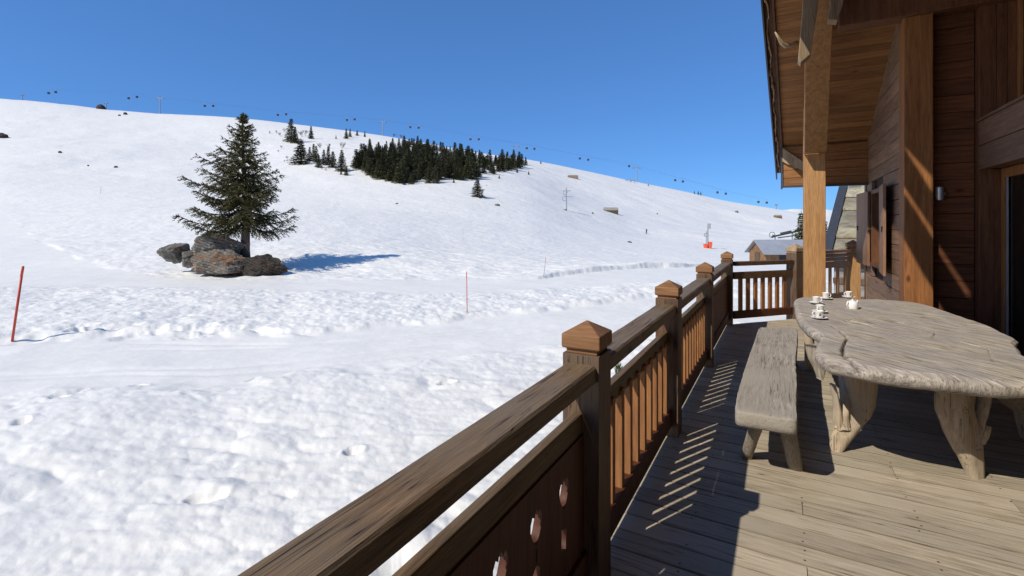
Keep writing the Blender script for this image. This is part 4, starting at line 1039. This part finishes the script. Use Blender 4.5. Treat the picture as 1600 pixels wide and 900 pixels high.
# ---------------------------------------------------------------- rocks
def rock(name,center,size,seed,mat,label,rot=0,sub=5,amp=.28,flat=0,cat='rock',group=None):
    bm=bmesh.new(); bmesh.ops.create_icosphere(bm,subdivisions=sub+1 if sub>4 else sub,radius=1)
    o3=Vector((seed*3.1,seed*1.7,seed)); pr=random.Random(seed*7); planes=[]
    for _ in range(22):
        pn=Vector((pr.gauss(0,1),pr.gauss(0,1),pr.gauss(0,.8))).normalized(); planes.append((pn,pr.uniform(.72,1.02)))
    for v in bm.verts:
        d=v.co.normalized()
        n=mnoise.fractal(d*1.1+o3,1,2,4)*amp+ .55*amp*(abs(mnoise.noise(d*2.3+o3))*2-.6)-.35*amp*abs(mnoise.noise(Vector((d.x*3,d.y*3,d.z*7))+o3))+amp*.22*mnoise.fractal(d*7+o3,1,2,3)
        k=min([q/max(d.dot(pn),.05) for pn,q in planes])
        st=(d.z*.8+d.x*.5+d.y*.2)*7+o3.x; fr=st-math.floor(st)
        k=min(k,1.25)*(1+.45*n)-.05*math.exp(-(min(fr,1-fr)/.10)**2)
        v.co=d*k
    me=bpy.data.meshes.new(name); bm.to_mesh(me); bm.free()
    for v in me.vertices: v.co=Vector((v.co.x*size[0],v.co.y*size[1],v.co.z*size[2]))
    me.materials.append(mat); me.polygons.foreach_set('use_smooth',[sub<4]*len(me.polygons)) ; me.update()
    o=link(name,me); o.location=center; o.rotation_euler=(0,0,YAW+rot); return tag(o,label,cat,group)
def boulders():
    def at(x,y,D): return px(x,y,D)
    rock('boulder',at(276,395,31.5),(.85,.8,.68),3,M['rock'],'small rounded grey boulder left of the spruce, apart from the big rocks',amp=.22)
    rock('boulder',at(342,392,31.8),(1.9,1.3,1.15),8,M['rock'],'large sloping grey slab of rock, uppermost under the spruce',rot=.2)
    rock('boulder',at(345,413,30.6),(2.1,1.1,.92),14,M['rockgrass'],'long low boulder streaked with rust brown grass in front of the slab',rot=-.05)
    rock('boulder',at(305,402,31.3),(.8,.7,.6),19,M['rock'],'little grey rock wedged between the small boulder and the large slab')
    rock('earth_mound',at(403,421,30.7),(1.75,1.0,1.0),23,M['soil'],'dark earthy mound with roots at the foot of the spruce',rot=-.25,cat='mound')
    p=at(389,392,30.6)
    o=link('bare_shrub',BARE[1]); o.location=p; o.scale=(.28,)*3; tag(o,'small bare shrub on the dark mound right beside the spruce trunk','shrub')
    for x,y,w,h,lab in ((3,212,17,8,'dark grey rock at the left edge of the photo, high on the slope'),(157,167,14,7,'dark flat outcrop on the skyline left of the first lift pylon'),
        (196,178,8,3,'low dark rock just below and right of the skyline outcrop'),(186,180,4,2,'pebble sized dark rock left of the low dark rock below the skyline'),
        (181,261,6,3,'small grey rocks in the middle of the left slope'),(138,259,3,2,'tiny grey rock left of the small rocks on the left slope'),
        (777,320,10,3,'flat brown rock in the snow below the single conifer'),(94,238,7,2.5,'thin dark rock showing at the snow bank on the left slope'),
        (983,378,7,2.5,'pale brown patch of rock below the skier'),(620,318,5,2,'tiny dark rock on the open slope below the forest'),
        (1151,331,6,3,'small brown rock on the far right slope'),(1027,334,3,2,'tiny rock far right of the grey hut'),(926,333,3,3,'tiny dark rock left of the grey hut')):
        p,D=hit(x,y+h*.4); s=D/F
        rock('rock',p+Vector((0,0,h*.15*s)),(w*s/2*1.0,w*s/2*.8,h*s*.8),int(x)%17+2,M['soil'] if x<300 else M['rock'],lab,sub=3)
boulders()
def deck_bush():
    p=px(966,587,6.0); rnd=random.Random(4); vs=[]; fs=[]
    t=thing('dwarf_pine','tip of a small green dwarf pine rising behind the railing post','shrub',(p.x,p.y,gz(p.x,p.y)))
    for _ in range(900):
        a=rnd.uniform(0,6.28); r=rnd.uniform(0,.5)**.7; h=rnd.uniform(0,1)
        q=Vector((p.x+r*math.cos(a)*(1-h*.8)*.32,p.y+r*math.sin(a)*(1-h*.8)*.32,gz(p.x,p.y)+h*(p.z+.10-gz(p.x,p.y))))
        needle_card(vs,fs,q,Vector((rnd.uniform(-.6,.6),rnd.uniform(-.6,.6),.7)).normalized(),.08,.012,rnd)
    mb=MB(); mb.add(vs,fs); obj('foliage',mb,M['bush'],t)
    mb=MB(); mb.tube([(p.x,p.y,gz(p.x,p.y)-.1),(p.x,p.y,p.z)],[.03,.008],6); obj('stem',mb,M['bark'],t)
deck_bush()

# ---------------------------------------------------------------- piste poles
def pole(x0,y0,x1,y1,lab,rad,mat=M['redpole']):
    p,D=hit(x0,y0,9,380); q=px(x1,y1,D); 
    t=thing('piste_pole',lab,'pole',p)
    mb=MB(); mb.tube([p-Vector((0,0,.15)),p+(q-p)*.86],rad,8); obj('shaft',mb,mat,t,smooth=True)
    mb=MB(); mb.tube([p+(q-p)*.86,q],rad*1.05,8); obj('tip',mb,M['redpole'],t,smooth=True)
pole(18,534,36,416,'leaning red piste pole standing in the snow at the left edge of the photo',.030)
pole(730,488,729,424,'thin upright red piste pole beside the groomed track in the middle',.014)
pole(849,432,853,402,'thin pale pole right of the middle piste pole, in front of the snow bank',.016,M['galv'])
pole(157,303,158,292,'tiny red marker pole on the upper left slope',.03)

# ---------------------------------------------------------------- lifts
GX=[(76,145),(87,143.5),(201,153),(214,151),(320,165),(333,165),(434,179),(447,178),(542,187),(554,186),(641,198),(654,199),(735,217),(748,217),(823,231),(835,232),(906,247),(919,249),(983,259),(1055,281),(1067,283),(1121,300),(1134,302),(1185,315),(1198,316)]
def gondola_lift():
    def pos(x,y,k): return px(x,y-1.2,398+ (7 if k else 0))
    proto=None; lines=[[],[]]
    words=['farthest left','second from the left','third from the left','fourth from the left','fifth from the left','above the left end of the forest','above the right half of the forest','at the forest\'s right tip','just right of the forest','beside the tall right pylon','right of the tall right pylon','where the ridge steepens','last on the right before the roof']
    for i,(x,y) in enumerate(GX):
        if x==983: pair,side=9,0
        else:
            j=i if i<18 else i+1; pair,side=j//2,j%2
        p=pos(x,y,side); lines[side].append(p)
        lab='%s dark gondola cabin of the pair %s'%('left' if side==0 else 'right',words[pair])
        if pair==9: lab='single dark gondola cabin above the ridge, just left of the tall right pylon'
        if proto is None:
            proto=thing('gondola',lab,'gondola',p,'gondola cabins above the ridge')
            mb=MB(); prof=[(.55,-1.9),(.85,-1.75),(.98,-1.1),(.95,-.35),(.7,-.1),(.3,0)]
            mb.lathe(prof,n=8); mb.lathe([(0,-1.9),(.55,-1.9)],n=8); mb.lathe([(.3,0),(0,0)],n=8); obj('cabin',mb,M['gondola'],proto,world=False)
            mb=MB(); mb.tube([(0,0,0),(0,.25,.9),(0,0,1.7)],.07,5); mb.box(-.35,.35,-.12,.12,1.62,1.8); obj('hanger',mb,M['galv'],proto,world=False)
            c=proto
        else: c=copy_tree(proto); c['label']=lab; c.location=p
        c.rotation_euler=(0,0,YAW)
    for k,ln in enumerate(lines):
        ln=[Vector(p)+Vector((0,0,1.75)) for p in ln]; mb=MB(); mb.tube(ln,.022,4)
        tag(obj('lift_cable',mb,M['cable']),'thin lift cable carrying the %s row of gondola cabins'%('nearer' if k==0 else 'farther'),'cable')
    for x,yt,yb,lab in ((250,146,174,'tall pale lift pylon on the skyline left of the spruce top'),(598,183,209,'tall lift pylon on the ridge above the left end of the forest'),(995,255,281,'tall lift pylon on the ridge to the right of the forest'),
          (35,140,150,'faint lift pylon on the skyline at the far left'),(166,155,167,'short lift pylon above the dark skyline outcrop'),(807,221,243,'faint pylon rising behind the forest\'s right tip'),(1213,317,325,'small lift pylon on the ridge nearest the roof')):
        D=386.; b=px(x,yb,D); b.z=gz(b.x,b.y); h=(yb-yt)/F*D
        t=thing('lift_pylon',lab,'pylon',b)
        mb=MB(); mb.tube([b-Vector((0,0,1)),b+Vector((0,0,h*.92))],[.42,.26],8); obj('mast',mb,M['galv'],t)
        rt=Vector((C_,S_,0)); c=b+Vector((0,0,h*.86)); w=h*.16
        mb=MB(); mb.beam(c-rt*w*1.2,c+rt*w*1.2,.35,.4); mb.beam(c-rt*w*1.2,c-rt*w*.8+Vector((0,0,h*.12)),.2,.2); mb.beam(c+rt*w*1.2,c+rt*w*.8+Vector((0,0,h*.12)),.2,.2); obj('crossarm',mb,M['galv'],t)
        mb=MB()
        for s in (-1,1): mb.box(c.x+s*w*1.2*rt.x-.5,c.x+s*w*1.2*rt.x+.5,c.y+s*w*1.2*rt.y-.2,c.y+s*w*1.2*rt.y+.2,c.z-.5,c.z-.2)
        obj('sheaves',mb,M['black'],t)
gondola_lift()
def ring(mb,c,r,th,n=20,nrm=None):
    rt=Vector((C_,S_,0)); up=Vector((0,0,1))
    pts=[c+rt*math.cos(a)*r+up*math.sin(a)*r for a in np.linspace(0,2*math.pi,n+1)]
    mb.tube(pts,th,5,False)
def drag_pylons():
    rt=Vector((C_,S_,0)); up=Vector((0,0,1))
    p,D=hit(885,329); h=(329-293)/F*D; s=D/F
    t=thing('drag_lift_pylon','thin drag lift mast with spring boxes and side arms standing left of the grey hut','pylon',p)
    mb=MB(); mb.tube([p-up,p+up*h],[.20,.12],6); obj('mast',mb,M['galv'],t)
    mb=MB(); mb.beam(p+up*h*.85-rt*5*s,p+up*h*.85+rt*7*s,.15,.2); mb.beam(p+up*h*.62-rt*2*s,p+up*h*.58+rt*11*s,.12,.16); obj('crossarm',mb,M['galv'],t)
    mb=MB(); ring(mb,p+up*h*.78-rt*2*s,3*s,.09); ring(mb,p+up*h*.52-rt*3*s,3.5*s,.09); obj('pulley',mb,M['galv'],t)
    mb=MB(); c=p-rt*6*s+up*.15; mb.beam(c-rt*5*s,c+rt*6*s,.8,.35); obj('footing',mb,M['black'],t)
    p,D=hit(1106,388); h=(388-350)/F*D; s=D/F
    t=thing('drag_lift_pylon','grey drag lift mast wrapped at its foot in a bright orange safety mat','pylon',p)
    mb=MB(); mb.tube([p-up,p+up*h],[.16,.11],6); mb.tube([p-up-rt*3*s,p+up*h*.7-rt*2*s],[.10,.08],6); obj('mast',mb,M['galv'],t)
    mb=MB(); ring(mb,p+up*h*.55-rt*2.5*s,3*s,.08); obj('pulley',mb,M['galv'],t)
    mb=MB(); mb.box(*sum(([p.x+2*s*rt.x-.3,p.x+2*s*rt.x+.3],[p.y+2*s*rt.y-.3,p.y+2*s*rt.y+.3],[p.z+h*.8,p.z+h*1.02]),[])); obj('control_box',mb,M['galv'],t)
    mb=MB()
    a=p-rt*3.2*s; b=p+rt*2.8*s; w=.45
    for q,hh,lean in ((a,7,-.8),(b,10,1.0)):
        vs=[]
        for z,e in ((-.2,1.9),(hh*s,2.6)):
            for u,v in ((-1,-1),(1,-1),(1,1),(-1,1)): vs.append(q+rt*(u*e*s*.95+(lean*s if z>0 else 0))+Vector((-S_,C_,0))*(v*w)+up*z)
        mb.hexa(vs)
    obj('safety_mat',mb,M['orange'],t,bevel=.05)
    # gantry near the right pylon on the skyline
    p=px(985,284,360); p.z=gz(p.x,p.y); s=360/F
    t=thing('lift_gantry','low lift gantry with two hanging wheels just below the ridge','gantry',p)
    c=px(985,281.5,360); mb=MB(); mb.beam(c-rt*8*s,c+rt*8*s,.4,.5); obj('beam',mb,M['galv'],t)
    mb=MB(); mb.tube([p-up,Vector((p.x,p.y,c.z))],.3,6); obj('mast',mb,M['galv'],t)
    mb=MB(); ring(mb,c+rt*4*s-up*3*s,3*s,.25); obj('wheel',mb,M['galv'],t)
    p,D=hit(1013,291); t=thing('lift_pole','thin dark pole on the ridge right of the lift gantry','pole',p); mb=MB(); mb.tube([p-up,p+up*9*D/F],.25,6); obj('shaft',mb,M['galv'],t)
    mb=MB(); mb.lathe([(0,-.5),(.7,0),(0,.5)],p+up*.8,8); obj('padding',mb,M['cloth'],t)
    # chair lift station behind the barn
    D=95; p=px(1228,386,D); p.z=gz(p.x,p.y); s=D/F
    t=thing('lift_station','dark metal chair lift station with a bull wheel showing above the barn roof','lift station',p)
    for x in (1211,1238): mb=MB(); q=px(x,386,D); mb.tube([(q.x,q.y,gz(q.x,q.y)-.5),px(x,370 if x<1220 else 364,D)],.12,6); obj('mast',mb,M['galv'],t)
    mb=MB(); mb.beam(px(1206,370,D),px(1262,358,D),.35,.3); mb.beam(px(1216,371.5,D),px(1256,366,D),.25,.2); mb.beam(px(1220,365,D),px(1236,361.5,D),.5,.35); obj('beam',mb,M['darkmetal'],t)
    mb=MB(); ring(mb,px(1206.5,367,D),.55,.06); mb.tube([px(1206.5,367,D),px(1214,369,D)],.08,6); obj('bull_wheel',mb,M['darkmetal'],t)
drag_pylons()

# ---------------------------------------------------------------- huts and buildings
def hut(Rr,D,w,l,zb,ze,zr,label,name='hut',wall='hutwood',roofm='slateroof',over=.3,ridge='R',door=False,gl=None):
    """box Rr..Rr+w in camera-right, D..D+l in depth; ridge along right"""
    o0=cw(Rr,D,zb); t=thing(name,label,'barn' if name=='barn' else 'hut',o0)
    def P(a,b,z): return cw(Rr+a,D+b,z)
    mb=MB(); mb.hexa([P(0,0,zb-.6),P(w,0,zb-.6),P(w,l,zb-.6),P(0,l,zb-.6),P(0,0,ze),P(w,0,ze),P(w,l,ze),P(0,l,ze)])
    mb.add([P(0,0,ze),P(0,l,ze),P(0,l/2,zr)],[(0,1,2)]); mb.add([P(w,0,ze),P(w,l,ze),P(w,l/2,zr)],[(2,1,0)])
    obj('wall',mb,M[wall],t)
    sl=(zr-ze)/(l/2); mb=MB(); th=.12
    for sgn in (0,1):
        e=-over if sgn==0 else l+over; ez=ze-over*sl
        q=[P(-over,e,ez+.01),P(w+over,e,ez+.01),P(w+over,l/2,zr+.01),P(-over,l/2,zr+.01)]
        mb.hexa(q+[a+Vector((0,0,th)) for a in q])
    obj('roof',mb,M[roofm],t)
    if door:
        mb=MB(); dd=.04; q=[P(-dd,l*.35,zb),P(-dd,l*.65,zb),P(-dd,l*.65,zb+1.5),P(-dd,l*.35,zb+1.5)]; mb.add(q,[(0,1,2,3)]); obj('door',mb,M['hutwood'],t)
        mb=MB(); q=[P(w*.2,-dd,zb+.6),P(w*.3,-dd,zb+.6),P(w*.3,-dd,ze-.3),P(w*.2,-dd,ze-.3)]; mb.add(q,[(0,1,2,3)]); obj('window',mb,M['black'],t)
    return t
def huts():
    D=58.; hut(30.5,D,8.2,4.0,px(1196,412,58).z-.2,px(1196,394,58).z,px(1190,376,60).z,'brown plank barn with grey sheet metal roof behind the far railing',name='barn',wall='barnwood',roofm='barnroof',over=.45,door=True)
    p,D=hit(957,333); s=D/F
    # gable at right: roof ridge along right, seen gable dark
    hut((945-HX)*s,D,21*s,9*s,p.z-.2,p.z+4.6*s,p.z+8.5*s,'small dark hut with pale slab roof alone on the middle of the slope',wall='hutwood',roofm='slateroof',over=.12)
    p,D=hit(896,279); s=D/F
    hut((889-HX)*s,D,13*s,7*s,p.z-.2,p.z+1.0*s,p.z+5*s,'low brown hut half buried in snow high on the slope',over=.6,roofm='rust2')
    p,D=hit(1217,341); s=D/F
    hut((1212-HX)*s,D,10*s,6*s,p.z-.2,p.z+3.2*s,p.z+5*s,'tiny brown hut on the far slope left of the roof post',over=.1,wall='barnwood')
    p,D=hit(1151,333); s=D/F
M['rust2']=plain('rust2',(.20,.15,.10),.9,0,.3,2)
huts()
def stone_house():
    E=np.array([9.17,14.0]); v=np.array([2.51,3.0]); vl=float(np.hypot(*v)); vh=v/vl; e=np.array([vh[1],-vh[0]]); 
    z0=.876; rise=2.03/vl
    def P(a,b,h=0):   # a along the eave, b up the slope (horizontal metres)
        q=E+e*a+vh*b; n=h; return cw(q[0],q[1],z0+b*rise+n)
    base=cw(E[0],E[1],-1.6)
    t=thing('stone_roof_house','neighbouring house with roof of thick lichen grey stone slabs behind the chalet wall','house',base)
    rnd=random.Random(6); mb=MB(); b=0.0; W=6.0; k=0
    while b<vl:
        d=rnd.uniform(.34,.62) if k not in (1,4) else .5; a=.14 if True else 0
        while a<W:
            w=rnd.uniform(.35,1.1); j=lambda:rnd.uniform(-.03,.03)
            th=rnd.uniform(.04,.09); h0=rnd.uniform(0,.06)
            q=[P(a+.006,b-.07+j(),h0+.03),P(a+w-.006,b-.07+j(),h0+.03),P(a+w-.006,b+d+.05,h0-.03),P(a+.006,b+d+.05,h0-.03)]
            mb.hexa(q+[x+Vector((0,0,th)) for x in q]); a+=w
        b+=d; k+=1
    roof=obj('roof',mb,M['stone'],t,bevel=.01)
    mb=MB(); q=[P(-.02,-.15,-.2),P(W,-.15,-.2),P(W,vl,-.2),P(-.02,vl,-.2)]; mb.hexa(q+[x+Vector((0,0,.17)) for x in q])
    q=[P(0,vl,-.2),P(W,vl,-.2)]; r=[cw(*(E+vh*(2*vl)+e*a_),z0-.2) for a_ in (W,0)]; mb.hexa([q[0],q[1],r[0],r[1]]+[x+Vector((0,0,.17)) for x in (q[0],q[1],r[0],r[1])])
    obj('roof_deck',mb,M['rust2'],t)
    mb=MB(); q=[P(-.12,-.18,-.14),P(.12,-.18,-.14),P(.12,vl+.1,-.14),P(-.12,vl+.1,-.14)]; mb.hexa(q+[x+Vector((0,0,.25)) for x in q]); obj('verge_flashing',mb,M['darkmetal'],t)
    mb=MB(); mb.tube([P(-.1,-.2,-.06),P(W,-.2,-.06)],.07,8); obj('gutter',mb,M['darkmetal'],t,smooth=True)
    def Q(a,b_,z): q=E+e*a+vh*b_; return cw(q[0],q[1],z)
    mb=MB(); mb.hexa([Q(.12,.2,-2.2),Q(W,.2,-2.2),Q(W,2*vl-.3,-2.2),Q(.12,2*vl-.3,-2.2),Q(.12,.2,z0-.1),Q(W,.2,z0-.1),Q(W,2*vl-.3,z0-.1),Q(.12,2*vl-.3,z0-.1)])
    mb.add([Q(.5,.35,z0-.1),Q(.5,2*vl-.3,z0-.1),Q(.5,vl,z0+1.75)],[(0,1,2)])
    obj('wall',mb,M['stonewall'],t)
    mb=MB(); 
    for k in range(4): mb.box(0,0,0,0,0,0) if False else None
    for zz in (.35,-.1,-.6): mb.hexa([Q(.10,.15,zz),Q(W,.15,zz),Q(W,.19,zz),Q(.10,.19,zz),Q(.10,.15,zz+.16),Q(W,.15,zz+.16),Q(W,.19,zz+.16),Q(.10,.19,zz+.16)])
    obj('wall_timber',mb,M['hutwood'],t)
stone_house()

# ---------------------------------------------------------------- skier
def skier():
    p,D=hit(1010,366); t=thing('person','skier in dark clothes walking on the open slope, arms raised slightly','person',p)
    t.rotation_euler=(0,0,YAW+.5)
    V=[(0,0,.95),(0,0,1.15),(.02,0,1.38),(.05,0,1.50),(.07,0,1.66),(.03,-.17,1.40),(.16,-.26,1.18),(.33,-.27,1.12),(.03,.17,1.40),(.15,.27,1.2),(.32,.28,1.16),
       (0,-.09,.88),(.10,-.10,.50),(-.02,-.11,.10),(.12,-.11,.05),(0,.09,.88),(-.02,.10,.48),(-.14,.11,.10),(0,.11,.05)]
    E=[(0,1),(1,2),(2,3),(3,4),(2,5),(5,6),(6,7),(2,8),(8,9),(9,10),(0,11),(11,12),(12,13),(13,14),(0,15),(15,16),(16,17),(17,18)]
    rad=[.15,.15,.16,.07,.11,.09,.06,.045,.09,.06,.045,.11,.08,.06,.06,.11,.08,.06,.06]
    me=bpy.data.meshes.new('body'); me.from_pydata(V,E,[]); me.materials.append(M['cloth']); o=link('body',me,t)
    o.modifiers.new('skin','SKIN'); 
    if not me.skin_vertices: 
        pass
    sk=me.skin_vertices[0].data if me.skin_vertices else None
    if sk:
        for s_,r in zip(sk,rad): s_.radius=(r,r)
        sk[0].use_root=True
    ss=o.modifiers.new('sub','SUBSURF'); ss.levels=1; ss.render_levels=1
    mb=MB()
    for s in (-.11,.11): mb.box(-.75,.85,s-.04,s+.04,0,.02)
    obj('skis',mb,M['black'],t,world=False)
    mb=MB(); mb.tube([(.33,-.27,1.14),(.45,-.34,.0)],.012,5); mb.tube([(.32,.28,1.18),(.40,.36,.0)],.012,5); obj('ski_poles',mb,M['galv'],t,world=False)
skier()
